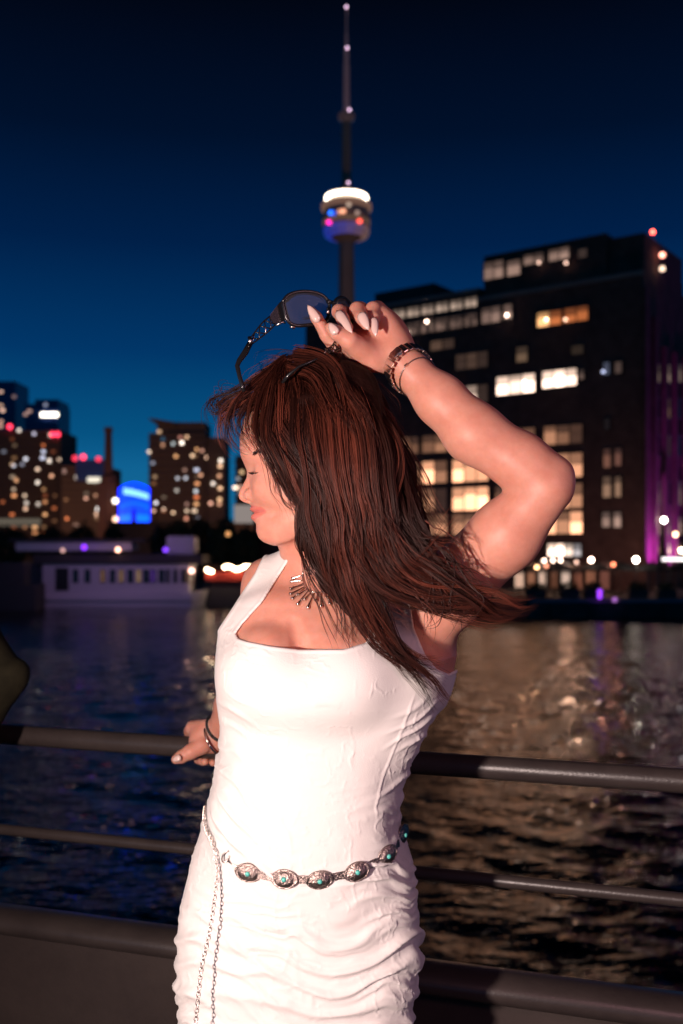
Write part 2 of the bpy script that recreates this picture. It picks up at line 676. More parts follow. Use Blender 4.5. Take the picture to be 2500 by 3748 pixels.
bm = bmesh.new(); block(bm, S1 + .002, S2, .01, 24, Zbase, Zlow); link('wall', finish(bm, 'wall'), brick_m, bld)
bm = bmesh.new(); block(bm, fs(2215)[0], S1 - .4, .25, 24, Zhigh - 4.198, Zhigh); link('roof_storey', finish(bm, 'roof_storey'), brick_m, bld)
bm = bmesh.new(); block(bm, .0, fs(2215)[0] - .003, .6, 12, Zhigh - 4.198, Zhigh - .55); link('roof_storey', finish(bm, 'roof_storey'), brick_m, bld)
bm = bmesh.new(); block(bm, fs(1520)[0], fs(1300)[0], 4, 15, Zlow + .002, Zlow + 2.6); link('penthouse', finish(bm, 'penthouse'), roof_m, bld)
bm = bmesh.new(); block(bm, S2 + .002, S2 + 2.2, 1.0, 20, Zbase, fz(1118, 1275)); link('terrace_wing', finish(bm, 'terrace_wing'), brick_m, bld)
bm = bmesh.new(); block(bm, S2 + 2.202, S2 + 9.5, 1.4, 19, Zbase, fz(1118, 1330) - 7); link('terrace_wing', finish(bm, 'terrace_wing'), brick_m, bld)
for s0, s1, z in ((-.12, S1 + .1, Zhigh - 4.75), (S1 + .12, S2 + .15, Zlow - .45)):   # string courses
    bm = bmesh.new(); block(bm, s0, s1, -.22, -.003, z, z + .4); link('cornice', finish(bm, 'cornice'), concrete, bld)
# the wing running back from the corner, stepping down
for k, (t0, t1, dz) in enumerate(((26.01, 34, -9), (34.01, 60, -12))):
    bm = bmesh.new(); block(bm, 0.0, 20, t0, t1, Zbase, Zhigh + dz); link('wall', finish(bm, 'wall'), brick_m, bld)
for tt in (0.55, 3.2, 6.2, 9.4, 12.8, 16.4):
    bm = bmesh.new(); block(bm, -.34, -.003, tt - .45, tt + .45, Zbase, Zhigh - 6.0 - (tt > 2) * 2.2 - (tt > 6) * 2.5); link('pilaster', finish(bm, 'pilaster'), brick_m, bld)

def wmat(P, X, Yin):
    X = np.asarray(X, float); Yin = np.asarray(Yin, float)
    M = Matrix(((X[0], Yin[0], 0, P[0]), (X[1], Yin[1], 0, P[1]), (0, 0, 1, P[2]), (0, 0, 0, 1)))
    return M
_wf = {}
def frame_mesh(n, w, h, bar=.09, deep=.18):
    """A window frame w x h with n lights; origin at the lower left, wall plane at y = 0."""
    bm = bmesh.new()
    add_box(bm, (0, -deep, 0), (w, 0, bar)); add_box(bm, (0, -deep, h - bar), (w, 0, h))
    add_box(bm, (0, -deep, bar), (bar, 0, h - bar)); add_box(bm, (w - bar, -deep, bar), (w, 0, h - bar))
    for i in range(1, n):
        x = w * i / n
        add_box(bm, (x - bar * .4, -deep * .9, bar), (x + bar * .4, 0, h - bar))
    return finish(bm, 'window')
def facade_window(parent, P, X, Yin, w, h, lights):
    """lights: one emission (colour, strength) or None per pane, left to right."""
    fr = bpy.data.objects.new('window', frame_mesh(len(lights), w, h))
    fr.data.materials.append(bronze)
    COL.objects.link(fr)
    fr.parent = parent
    fr.matrix_parent_inverse = WM(parent).inverted()
    M = wmat(P, X, Yin)
    fr.location = M.to_translation(); fr.rotation_euler = M.to_euler()
    n = len(lights)
    for i, L in enumerate(lights):
        x0, x1 = w * i / n + .05, w * (i + 1) / n - .05
        cut = h * (.30 + .22 * ((i * 7 + int(w * 13)) % 5) / 5)
        for z0, z1, f in ((.06, h - cut - .02, 1.25), (h - cut + .02, h - .06, .42)):
            pm = box_me((x0, -.06, z0), (x1, -.012, z1), 'pane')
            child('pane', pm, dim_glass if L is None else glow(L[0], round(L[1] * f, 2) if L[1] > .1 else L[1]), fr)
        add = bpy.data.objects.new('transom', box_me((x0, -.10, h - cut - .02), (x1, -.004, h - cut + .02), 'transom'))
        add.data.materials.append(bronze); COL.objects.link(add); add.parent = fr
    return fr

WARM, ORNG, WHT, PINK, DIM, COOL, RED = (1, .52, .28), (1, .28, .08), (1, .70, .54), (1, .62, .48), (1, .55, .34), (.62, .68, 1), (1, .08, .05)
def fwin(u1, v1, u2, v2, lights, sref=None):
    """A window of the main front; rows are measured on the column at u = 2060 when sref is set."""
    s2, s1 = fs(u1)[0], fs(u2)[0]
    if sref:
        z1, z0 = fz(sref, v1), fz(sref, v2)
    else:
        um = (u1 + u2) / 2
        z1, z0 = fz(um, v1), fz(um, v2)
    P = C0 + D3 * s2 + N3 * .004 + np.array([0, 0, z0])
    facade_window(bld, P, -D3, -N3, s2 - s1, z1 - z0, lights)
# roof storey
def rwin(*a):
    global N3
    fwin(*a)
for u1, v1, u2, v2, L in ((1767, 953, 1843, 1022, [(PINK, .20), (PINK, .26)]), (1851, 949, 1905, 1010, [(PINK, .28)]), (1912, 925, 1989, 968, [(PINK, .20), (PINK, .14)]),
                          (2004, 905, 2084, 953, [(PINK, .22), (PINK, .30)]), (2111, 907, 2150, 945, [(PINK, .05)])):
    s2, s1 = fs(u1)[0], fs(u2)[0]; um = (u1 + u2) / 2
    facade_window(bld, C0 + D3 * s2 + E3 * .246 + np.array([0, 0, fz(um, v2)]), -D3, -N3, s2 - s1, fz(um, v1) - fz(um, v2), L)
# long lit strips of the lower block
r1 = np.random.default_rng(5)
edges = np.linspace(1330, 1752, 9)
for i in range(8):
    a, b = edges[i] + 2, edges[i + 1] - 2
    zt_, zb_ = fz(1759, 1081), fz(1759, 1122)
    s2, s1 = fs(a)[0], fs(b)[0]
    facade_window(bld, C0 + D3 * s2 + N3 * .004 + np.array([0, 0, zb_]), -D3, -N3, s2 - s1, zt_ - zb_, [((1, .72, .55), .30 + .14 * r1.random()), ((1, .72, .55), .30 + .14 * r1.random())])
    zt_, zb_ = fz(1759, 1140), fz(1759, 1192)
    facade_window(bld, C0 + D3 * s2 + N3 * .004 + np.array([0, 0, zb_]), -D3, -N3, s2 - s1, zt_ - zb_, [(PINK, .08 + .14 * r1.random()), (PINK, .06 + .12 * r1.random()), (PINK, .08 + .1 * r1.random())])
fwin(1762, 1122, 1836, 1185, [(PINK, .16), (PINK, .24)])
fwin(1842, 1112, 1878, 1170, [(PINK, .30)])
fwin(1966, 1138, 2060, 1196, [((1, .50, .20), 1.3), (ORNG, .5)])
fwin(2064, 1122, 2157, 1180, [(ORNG, .45), (ORNG, .40)])
fwin(1889, 1267, 1935, 1328, [((1, .6, .35), .12)])
fwin(2090, 1262, 2140, 1300, [((1, .6, .3), .03)])
fwin(1667, 1290, 1790, 1352, [(DIM, .05), (DIM, .07), (DIM, .04)])
fwin(1575, 1242, 1667, 1282, [(DIM, .10), (DIM, .05)])
fwin(1817, 1372, 1962, 1444, [(WHT, 2.6), (WHT, 1.5), (WHT, 3.0)])
fwin(1985, 1352, 2115, 1418, [(WHT, 3.0), (WHT, 4.2), (WHT, 2.2)])
fwin(2119, 1350, 2142, 1392, [(PINK, .12)])
fwin(1667, 1410, 1790, 1480, [(DIM, .05), (WHT, .8), (DIM, .04)])
rows = [(1554, 1628), (1658, 1750), (1768, 1862), (1871, 1956)]
cols = [(1440, 1536, 3), (1545, 1640, 2), (1656, 1792, 3), (1812, 1962, 3), (1990, 2136, 3)]
bright = {(0, 4): (.42, .20, .48), (1, 4): (.5, .7, 1.3), (2, 4): (.9, 1.5, 3.2), (3, 4): (1.0, .5, 2.4),
          (0, 1): (.30, .34), (1, 1): (1.1, .6), (2, 1): (.35, .30), (3, 1): (.5, .3), (0, 2): (.8, .9, .4), (1, 2): (1.2, .9, 1.6), (2, 2): (.9, 1.1, 1.9), (3, 2): (.8, .6, .7),
          (0, 0): (.12, .3, .1), (1, 0): (.5, .7, .4), (2, 0): (.4, .3, .5), (3, 0): (.3, .5, .2), (0, 3): (.7, .4, .6), (1, 3): (.9, 1.4, .8), (2, 3): (1.2, .7, 1.5), (3, 3): (1.4, .9, 1.8)}
for (ri, ci), st_ in bright.items():
    u1, u2, n = cols[ci]
    fwin(u1, rows[ri][0], u2, rows[ri][1], [((1, .45, .24), s * r1.choice([.15, .6, 1.0, 1.5, 2.0])) for s in st_], 2063)
fwin(2004, 1988, 2132, 2038, [(WHT, 3.2), (WHT, 5.0), ((1, .75, .6), 1.2), ((.9, .8, .8), .55)])
for ci, (u1, u2) in enumerate(((1700, 1790), (1812, 1962))):
    fwin(u1, 1988, u2, 2038, [(WHT, 2.2), (WHT, 3.0), (WARM, 1.2)], 2063)
for u1, v1, u2, v2, L in ((2207, 1324, 2236, 1375, (COOL, .10)), (2249, 1322, 2280, 1370, (PINK, .08)), (2210, 1530, 2236, 1575, (DIM, .012)),
                          (2207, 1640, 2240, 1715, ((1, .42, .26), .14)), (2248, 1638, 2279, 1708, ((1, .42, .28), .12)), (2205, 1742, 2241, 1824, ((1, .56, .34), .24)),
                          (2249, 1742, 2278, 1822, ((1, .56, .34), .24)), (2203, 1872, 2238, 1932, (PINK, .26)), (2245, 1872, 2278, 1933, (PINK, .36))):
    fwin(u1, v1, u2, v2, [L])
# windows of the side wing (facing right-front)
def swin(t0, t1, v1, v2, L):
    P0 = C0 + E3 * t0; d0 = P0[1]
    z1, z0 = CZ - (v1 - VH) / F * d0, CZ - (v2 - VH) / F * d0
    facade_window(bld, C0 + E3 * t0 + np.array([0, 0, z0]) - D3 * .004, E3, D3, t1 - t0, z1 - z0, L)
for v1, v2, La, Lb in ((1330, 1400, (WHT, .15), (WHT, .28)), (1455, 1530, None, (DIM, .12)), (1590, 1670, None, (PINK, .04)), (1760, 1850, (PINK, .12), None), (1890, 1960, (PINK, .30), (WHT, .22)), (1985, 2030, (WARM, .3), (WHT, 2.0))):
    swin(3.9, 4.9, v1, v2, [La]); swin(6.9, 8.0, v1, v2, [Lb]); swin(10.4, 11.6, v1, v2, [La]); swin(13.6, 15.0, v1, v2, [Lb])

# small bright lamps on the building
def bulb(parent, P, r, col, st, far=True, name='lamp'):
    return link(name, lathe_me([(r * math.sin(a) + 1e-4, -r * math.cos(a)) for a in np.linspace(0, math.pi, 7)], 10, name), glow(col, st, far), parent) if P is None else _bulb_at(parent, P, r, col, st, far, name)
_ball = lathe_me([(math.sin(a) + 1e-4, -math.cos(a)) for a in np.linspace(0, math.pi, 7)], 10, 'ball')
def _bulb_at(parent, P, r, col, st, far, name):
    o = bpy.data.objects.new(name, _ball)
    COL.objects.link(o)
    if not _ball.materials: _ball.materials.append(black_m)
    o.material_slots[0].link = 'OBJECT'; o.material_slots[0].material = glow(col, st, far)
    if parent is not None:
        o.parent = parent; o.matrix_parent_inverse = WM(parent).inverted()
    o.location = tuple(P); o.scale = (r, r, r)
    return o
def flamp(u, v, col, st, r=.15, off=.35):
    s, t = fs(u)
    P = C0 + D3 * s + N3 * off; P[2] = fz(u, v)
    _bulb_at(bld, P, r, col, st, True, 'wall_lamp')
for u, v, col, st in ((1568, 1179, WHT, 12), (1861, 1156, WHT, 12), (1492, 1216, WHT, 16), (2077, 965, PINK, 3), (2005, 1172, (1, .65, .4), 10), (1978, 964, PINK, 2.5),
                      (2213, 1362, COOL, 2.0), (1925, 1400, WHT, 14), (2075, 1172, (1, .6, .4), 4), (2040, 1400, WHT, 16)):
    flamp(u, v, col, st)
_bulb_at(bld, C0 + E3 * 3.0 + np.array([0, 0, Zhigh + .1]), .20, RED, 14, True, 'beacon')
for v, c, s_ in ((935, (1, .35, .25), 3.5), (985, (1, .7, .5), 1.6)):
    _bulb_at(bld, C0 + E3 * 4.0 - D3 * .6 + np.array([0, 0, CZ - (v - VH) / F * 98]), .26, c, s_ * 1.6, True, 'wall_lamp')
for t, v, c, s_ in ((3.9, 1904, (1, .9, .75), 30), (7.4, 1956, (1, .6, .35), 8), (9.3, 2015, (1, .75, .5), 20)):
    P = C0 + E3 * t - D3 * .8; P[2] = CZ - (v - VH) / F * P[1]
    _bulb_at(bld, P, .24, c, s_, True, 'wall_lamp')
# purple architectural up-lights on the corner and the side wing
for t, pw in ((1.9, 13000), (8.0, 11000), (14.5, 7000)):
    P = C0 + E3 * t - D3 * 1.5
    lamp('uplight', 'SPOT', (P[0], P[1], 2.2), tuple(C0 + E3 * (t - .4) + np.array([0, 0, 20])), pw, (.62, .05, .85), spot_size=math.radians(75), spot_blend=.9, shadow_soft_size=.2)

# ---- patio in front of the building: umbrellas, lamps, planters, bollards, tables
GZ = 1.56
umb_me = None
def patio_umbrella(x, y, r, h, label):
    root = empty('patio_umbrella', (x, y, GZ), label, 'patio umbrella', 'dark umbrellas along the quay')
    child('pole', tube_me([(0, 0, 0), (0, 0, h)], .035, 8, 'pole'), black_m, root)
    bm = bmesh.new()
    n = 8
    top = bm.verts.new((0, 0, h + .05))
    ring = [bm.verts.new((r * math.cos(2 * math.pi * k / n), r * math.sin(2 * math.pi * k / n), h - .55)) for k in range(n)]
    low = [bm.verts.new((r * 1.0 * math.cos(2 * math.pi * k / n), r * 1.0 * math.sin(2 * math.pi * k / n), h - .75)) for k in range(n)]
    for k in range(n):
        bm.faces.new((top, ring[k], ring[(k + 1) % n])); bm.faces.new((ring[k], low[k], low[(k + 1) % n], ring[(k + 1) % n]))
    o = child('canopy', finish(bm, 'canopy'), canvas_m, root)
    md = o.modifiers.new('thick', 'SOLIDIFY'); md.thickness = .02
    child('base', lathe_me([(.35, 0), (.35, .08), (.06, .12)], 12, 'base'), black_m, root)
    return root
canvas_m = mat('dark_canvas', (.02, .018, .02), .9)
for i, (u, lab) in enumerate(((1900, 'dark patio umbrella nearest the raised arm, under the bright ground floor windows'), (2040, 'dark patio umbrella below the brightest ground floor window'), (2178, 'dark patio umbrella between the two white globe lamps, left half'),
                              (2268, 'dark patio umbrella just left of the second white globe lamp'), (2385, 'dark patio umbrella in front of the purple lit corner'), (2490, 'dark patio umbrella at the right edge of the frame by the long white light'))):
    d = 87.5 + (i % 2) * 1.2
    patio_umbrella((u - 1250) / F * d, d, 1.75, 2.95, lab)
def globe_lamp(u, v, d, r, col, st, label):
    x = (u - 1250) / F * d; z = CZ - (v - VH) / F * d
    root = empty('lamp_post', (x, d, GZ), label, 'lamp', 'lamps on the quay')
    child('post', tube_me([(0, 0, 0), (0, 0, z - GZ - r)], .05, 8, 'post'), black_m, root)
    o = bpy.data.objects.new('globe', _ball); COL.objects.link(o)
    o.material_slots[0].link = 'OBJECT'; o.material_slots[0].material = glow(col, st, False)
    r *= .72
    o.parent = root; o.location = (0, 0, z - GZ); o.scale = (r, r, r)
for u, v, r, col, st, lab in ((2164, 2050, .26, WHT, 26, 'white globe lamp on a post left of the double window column'), (2328, 2049, .30, (1, .85, .7), 34, 'largest white globe lamp, just left of the purple corner'),
                              (1992, 2052, .2, WHT, 9, 'small white lamp under the bright ground floor window, leftmost of three'), (2024, 2051, .2, WHT, 9, 'small white lamp in the middle of three under the ground floor window'),
                              (2052, 2051, .2, WHT, 9, 'small white lamp, rightmost of three under the ground floor window'), (1965, 2076, .2, (1, .55, .25), 9, 'small amber lamp low on the quay below the bright window'),
                              (2000, 2071, .2, (1, .35, .2), 4, 'small reddish lamp beside the amber lamp on the quay'), (2245, 2066, .22, (1, .25, .12), 6, 'orange red lamp between the umbrellas on the quay'),
                              (2110, 2058, .2, (1, .6, .45), 3, 'faint pinkish lamp between the three lamps and the globe lamp')):
    globe_lamp(u, v, 86, r, col, st, lab)
tl = empty('strip_light', ((2465 - 1250) / F * 90, 90, GZ), 'long white strip light over the patio at the right edge', 'light')
zz = CZ - (2047 - VH) / F * 90 - GZ
child('tube', box_me((-1.0, -.1, zz - .14), (2.4, .1, zz + .14)), glow((.95, .85, .85), 2.6, False), tl)
child('post', tube_me([(0, .2, 0), (0, .2, zz)], .05, 8), black_m, tl)
# shop fronts between the piers at ground level
shop_cols = [(.30, (1, .75, .62)), (.10, (1, .5, .3)), (.28, (1, .8, .7)), (.05, (1, .45, .25)), (.24, (1, .85, .78)), (.07, (1, .4, .25)), (.10, (1, .45, .28)), (.05, (1, .4, .3))]
ue = [1880, 1925, 1968, 2010, 2050, 2095, 2140, 2190, 2240]
for i in range(8):
    u1, u2 = ue[i] + 4, ue[i + 1] - 4
    s2, s1 = fs(u1)[0], fs(u2)[0]
    facade_window(bld, C0 + D3 * s2 + N3 * .004 + np.array([0, 0, GZ + .05]), -D3, -N3, s2 - s1, fz(2063, 2056) - GZ, [((1, shop_cols[i][1][1] * .82, shop_cols[i][1][2] * .7), shop_cols[i][0] * 2.2)])
r1 = np.random.default_rng(11)
planter_me = box_me((-.8, -.35, 0), (.8, .35, .7), 'box', .04)
def leafy(name, parent, n, cx, cy, cz, rx, ry, rz, size, m, seed):
    r_ = np.random.default_rng(seed)
    d = r_.normal(0, 1, (n, 3)); d /= np.linalg.norm(d, axis=1)[:, None]
    rad = r_.uniform(.35, 1, n) ** .6
    lump = 1 + .28 * vnoise(d * 2.2 + seed)
    c = d * (rad * lump)[:, None] * np.array([rx, ry, rz]) + np.array([cx, cy, cz])
    e1 = r_.normal(0, 1, (n, 3)); e2 = r_.normal(0, 1, (n, 3))
    s = size * r_.uniform(.5, 1.3, n)[:, None]
    e1 = e1 / np.linalg.norm(e1, axis=1)[:, None] * s; e2 = e2 / np.linalg.norm(e2, axis=1)[:, None] * s
    V = np.stack([c - e1, c - e2, c + e1, c + e2], 1).reshape(-1, 3)
    me = mesh_np(name, V, np.arange(4 * n).reshape(n, 4), False)
    return child(name, me, m, parent)
for i, (u, lab) in enumerate(((1960, 'low planter box with a dark shrub beside the amber lamp'), (2085, 'low planter box with a dark shrub below the bright window'), (2170, 'tall dark planter under the first globe lamp'),
                              (2335, 'low dark planter right of the second globe lamp'), (2440, 'low planter at the right end of the quay'))):
    root = empty('planter', ((u - 1250) / F * 84.2, 84.2, GZ), lab, 'planter', 'planters along the quay edge')
    child('box', planter_me, dark_wall, root)
    leafy('shrub', root, 160, 0, 0, .95, .85, .4, .38, .14, green_m, 50 + i)
for i, (u, v, lab) in enumerate(((2195, 2166, 'upper purple marker lamp on the quay edge'), (2195, 2183, 'lower purple marker lamp on the quay edge'), (2250, 2195, 'purple marker lamp on the fender rail, right of the other two'))):
    o = _bulb_at(None, at(u, v, 81.6), .19, (.35, .05, 1) if i < 2 else (.6, .22, .8), 2.2 if i < 2 else .9, True, 'marker_lamp')
    tag(o, lab, 'marker lamp', 'purple marker lamps on the quay wall')
# warm and pale light from the patio and shops on the ground and the wall behind
for u, d, pw, c in ((1930, 89, 240, (1, .5, .3)), (2080, 89, 260, (1, .55, .36)), (2230, 89, 220, (1, .42, .3)), (2420, 90, 160, (1, .5, .4))):
    lamp('patio_glow', 'POINT', ((u - 1250) / F * d, d, 4.2), None, pw, c, shadow_soft_size=.4)
# patio tables with parasol-side chairs, dark against the shop fronts
tab_top = lathe_me([(.001, .70), (.45, .70), (.45, .74), (.001, .74)], 14, 'table_top')
tab_leg = tube_me([(0, 0, 0), (0, 0, .70)], .04, 6, 'leg')
ch_bm = bmesh.new(); add_box(ch_bm, (-.22, -.22, .42), (.22, .22, .47)); ch_seat = finish(ch_bm, 'seat')
ch_bm = bmesh.new(); add_box(ch_bm, (-.22, .18, .472), (.22, .22, .9)); ch_back = finish(ch_bm, 'backrest')
ch_bm = bmesh.new()
for sx_ in (-.2, .2):
    for sy_ in (-.2, .2): add_box(ch_bm, (sx_ - .02, sy_ - .02, 0), (sx_ + .02, sy_ + .02, .418))
ch_legs = finish(ch_bm, 'legs')
wood_m = mat('dark_wood', (.10, .05, .03), .6)
for i, (u, where) in enumerate(((1900, 'by the raised elbow'), (1985, 'below the amber lamp'), (2072, 'below the pinkish lamp'), (2150, 'beside the first globe lamp'), (2230, 'below the orange red lamp'), (2310, 'under the second globe lamp'), (2400, 'before the purple corner'), (2475, 'at the right edge'))):
    d = 85.3; x = (u - 1250) / F * d
    root = empty('patio_table', (x, d, GZ), 'round patio table on the quay ' + where, 'table', 'round tables on the quay')
    child('table_top', tab_top, wood_m, root); child('leg', tab_leg, black_m, root)
    for k, (dx, a, sd_) in enumerate(((-.75, math.pi / 2, 'left'), (.75, -math.pi / 2, 'right'))):
        c = empty('patio_chair', (x + dx, d + .1, GZ), 'dark patio chair on the %s of the round table %s' % (sd_, where), 'chair', 'patio chairs on the quay', a)
        child('seat', ch_seat, wood_m, c); child('backrest', ch_back, wood_m, c); child('legs', ch_legs, black_m, c)

# =====================================================================================================
#  THE TALL TOWER
# =====================================================================================================
TD = 1010.0
tp = TD / F
tower = empty('observation_tower', ((1268 - 1250) * tp, TD, 1.0), 'very tall slender concrete tower with a lit round pod and needle antenna', 'tower')
tz = lambda v: CZ - (v - VH) * tp - 1.0
lamp('tower_shaft_fill', 'SPOT', (60, TD - 260, 20), (5, TD, 330), 900000, (1, .58, .5), spot_size=math.radians(70), spot_blend=1.0, shadow_soft_size=1)  # added spot that lifts the shaft out of the dark
conc_t = mat('tower_concrete', (.16, .12, .105), .85)
noise_color(conc_t, .02, (.13, .095, .085), (.18, .14, .12))
steel_t = mat('tower_steel', (.30, .20, .17), .6)
child('shaft', lathe_me([(34, 0), (20, 60), (13, 160), (8.2, 260), (7.6, tz(885))], 6, 'shaft', False), conc_t, tower)
child('pod_underside', lathe_me([(7.7, tz(890)), (15, tz(868)), (22.5, tz(862)), (22.5, tz(858))], 40, 'pod_underside'), conc_t, tower)
ring_prof = lambda r0, dz: [(r0 + dz * math.cos(a), dz * math.sin(a)) for a in np.linspace(-math.pi / 2, math.pi / 2, 7)]
nseg = 16
rad_cols = {}
for k in range(nseg):
    a0, a1 = 2 * math.pi * k / nseg, 2 * math.pi * (k + 1) / nseg
    bm = bmesh.new()
    rows_ = []
    for q in range(5):
        a = a0 + (a1 - a0) * q / 4
        rows_.append([bm.verts.new((( 17.5 + 6.0 * math.cos(b)) * math.cos(a), (17.5 + 6.0 * math.cos(b)) * math.sin(a), tz(848) + 6.6 * math.sin(b))) for b in np.linspace(-1.9, 1.7, 9)])
    for ra, rb in zip(rows_, rows_[1:]):
        for i in range(8):
            bm.faces.new((ra[i], rb[i], rb[i + 1], ra[i + 1]))
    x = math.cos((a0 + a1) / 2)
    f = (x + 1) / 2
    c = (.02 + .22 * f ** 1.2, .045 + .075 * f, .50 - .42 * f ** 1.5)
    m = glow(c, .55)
    child('radome_panel', finish(bm, 'radome_panel', True), m, tower)
pod_glass = mat('pod_glass', (.05, .045, .045), .3)
child('pod_storey', lathe_me([(21, tz(838)), (23.6, tz(832)), (23.6, tz(808)), (24.4, tz(806)), (24.4, tz(790)), (22.5, tz(788)), (22.5, tz(772))], 40, 'pod_storey', False), steel_t, tower)
child('window_band', lathe_me([(24.0, tz(829)), (24.0, tz(812))], 40, 'window_band'), glow((1, .55, .36), .10), tower)
child('pod_rim', lathe_me([(22, tz(772)), (25.6, tz(768)), (25.6, tz(752)), (21, tz(746))], 40, 'pod_rim', False), glow((1, .52, .36), .16), tower)  # light on the rim is put in as its own glow
child('crown_wall', lathe_me([(18.5, tz(752)), (18.5, tz(722))], 40, 'crown_wall'), glow((1, .72, .5), 1.3), tower)  # wall lit by the crown lamps, their light put in as glow
child('crown_roof', lathe_me([(20.3, tz(716)), (16, tz(708)), (8, tz(697)), (5.4, tz(680))], 40, 'crown_roof'), conc_t, tower)
for k in range(36):
    a = 2 * math.pi * k / 36
    _b = _bulb_at(None, (0, 0, 0), 1.35, (1, .84, .66), 7.5, True, 'crown_lamp')
    _b.parent = tower; _b.location = (20.4 * math.cos(a), 20.4 * math.sin(a), tz(728)); _b.scale = (1.5, 1.5, 2.6)
child('upper_shaft', lathe_me([(5.0, tz(690)), (4.7, tz(445))], 12, 'upper_shaft', False), conc_t, tower)
child('sky_pod', lathe_me([(4.7, tz(448)), (8.4, tz(436)), (8.4, tz(420)), (4.2, tz(408))], 24, 'sky_pod', False), glow((.55, .33, .40), .05), tower)  # faint light on this pod is put into its material as glow
child('antenna', lathe_me([(3.3, tz(410)), (3.0, tz(240)), (2.6, tz(239)), (2.4, tz(180)), (1.6, tz(178)), (1.3, tz(120)), (.8, tz(118)), (.7, tz(30))], 10, 'antenna', False), mat('antenna_cladding', (.5, .35, .32), .6, emit=(.5, .16, .13), estr=.045), tower)  # cladding carries a weak glow in place of light falling on it
for v, dx in ((30, 0), (180, .8), (411, 3.0), (676, 2.0)):
    o = _bulb_at(None, (0, 0, 0), 1.6, (.95, .62, .88), 3.2, True, 'beacon'); o.parent = tower; o.location = (dx, -6.0 if v > 300 else -2.5, tz(v)); o.scale = (1.15, 1.15, 1.3)
for a, v, c, s_ in ((232, 803, (.02, .16, 1), 3.5), (240, 806, (.02, .1, .9), 1.2), (226, 835, (1, .02, .38), 3.2), (301, 835, (1, .09, .06), 3.0), (263, 803, (1, .42, .24), 1.8), (255, 804, (1, .42, .26), 1.2), (275, 780, (.9, .65, .5), .7), (295, 806, (.9, .6, .5), .5)):
    a = math.radians(a)
    o = _bulb_at(None, (0, 0, 0), 2.3, c, s_, True, 'pod_lamp'); o.parent = tower; o.location = (25.4 * math.cos(a), 25.4 * math.sin(a), tz(v)); o.scale = (2.3, 1.6, 2.3)

# =====================================================================================================
#  LEFT SHORE: towers, chimney, screen, boats, trees
# =====================================================================================================
far_dark = mat('condo_cladding', (.12, .075, .055), .8)
navy = mat('blue_glass_cladding', (.02, .05, .22), .35)
def px_box(bm, u1, v1, u2, v2, d, deep, zfloor=None):
    a, b = at(u1, v2, d), at(u2, v1, d)
    z0 = a[2] if zfloor is None else zfloor
    add_box(bm, (a[0], d, z0), (b[0], d + deep, b[2]))
_pane_unit = box_me((-.5, -.5, -.5), (.5, .5, .5), 'window')
_pane_unit.materials.append(black_m)
def far_window(parent, u, v, d, w, h, col, st, name='window'):
    o = bpy.data.objects.new(name, _pane_unit)
    COL.objects.link(o)
    o.material_slots[0].link = 'OBJECT'; o.material_slots[0].material = glow(col, st)
    o.parent = parent; o.matrix_parent_inverse = WM(parent).inverted()
    p = at(u, v, d)
    o.location = (p[0], d - .12, p[2]); o.scale = (w, .3, h)
    return o
CW = [(1, .50, .22), (1, .62, .36), (1, .42, .18), (1, .72, .5), (1, .26, .09), (.78, .80, 1.0), (1, .55, .42)]
def condo(name, label, u1, v1, u2, v2, d, material, lights, seed, deep=22, storey=24, bay=40, lit=.4, power=1.7, ww=1.0, wh=.95, roof=True, extra=()):
    a, b = at(u1, v2, d), at(u2, v1, d)
    root = empty(name, ((a[0] + b[0]) / 2, d, 1.0), label, 'tower block')
    bm = bmesh.new(); px_box(bm, u1, v1, u2, v2, d, deep, 1.0)
    link('wall', finish(bm, 'wall'), material, root)
    k = d / F
    # floor slabs standing proud of the wall
    r_ = np.random.default_rng(seed)
    v = v1 + storey * .9
    while v < v2 - 8:
        p0, p1 = at(u1, v, d), at(u2, v, d)
        link('floor_slab', box_me((p0[0] - .3, d - .9, p0[2] - .16), (p1[0] + .3, d - .003, p0[2] + .16)), material, root)
        u = u1 + bay * .5
        while u < u2 - bay * .3:
            if r_.random() < lit:
                c = CW[min(int(r_.random() ** 1.3 * 7), 6)]
                far_window(root, u + r_.uniform(-6, 6), v + storey * .5, d, ww * r_.uniform(.8, 1.5) * k / (350 / F), wh * k / (350 / F), c, power * r_.choice([.10, .16, .3, .5, .8]))
            u += bay
        v += storey
    for (u, v, c, s_, w) in lights:
        far_window(root, u, v, d, w * .62 * k / (350 / F), 1.05 * k / (350 / F), c, s_ * .62)
    return root
W1 = (1, .85, .72); RD = (1, .04, .09)
L = condo('condo_tower', 'dark blue glass tower cut off by the left edge, tallest of the left skyline', -60, 1395, 57, 1560, 520, navy, [(4, 1435, (1, .6, .45), 1.6, 2), (3, 1485, (1, .6, .4), 1.6, 2), (10, 1502, (1, .6, .45), 2.2, 2), (52, 1452, (.8, .5, .5), .5, 2), (4, 1542, (1, .55, .4), 1.4, 2), (3, 1560, (1, .55, .4), 1.4, 2)], 1, lit=0)
condo('condo_tower', 'blue glass tower with a bright white crown sign left of the chimney', 92, 1478, 213, 1640, 500, navy, [(167, 1482, (.6, .65, .9), .9, 1.8), (108, 1504, (1, .6, .5), 1.1, 2.2), (94, 1517, (1, .6, .5), .9, 2)], 2, lit=0)
sign = [o for o in COL.objects if o.name == 'condo_tower.001'][0]
p = at(180, 1518, 500)
far_window(sign, 181, 1518, 499, 8.6, 2.1, (1, .90, .74), 5.5, 'crown_sign')
bm = bmesh.new(); px_box(bm, 128, 1462, 213, 1477.5, 500, 20); link('roof', finish(bm, 'roof'), navy, sign)
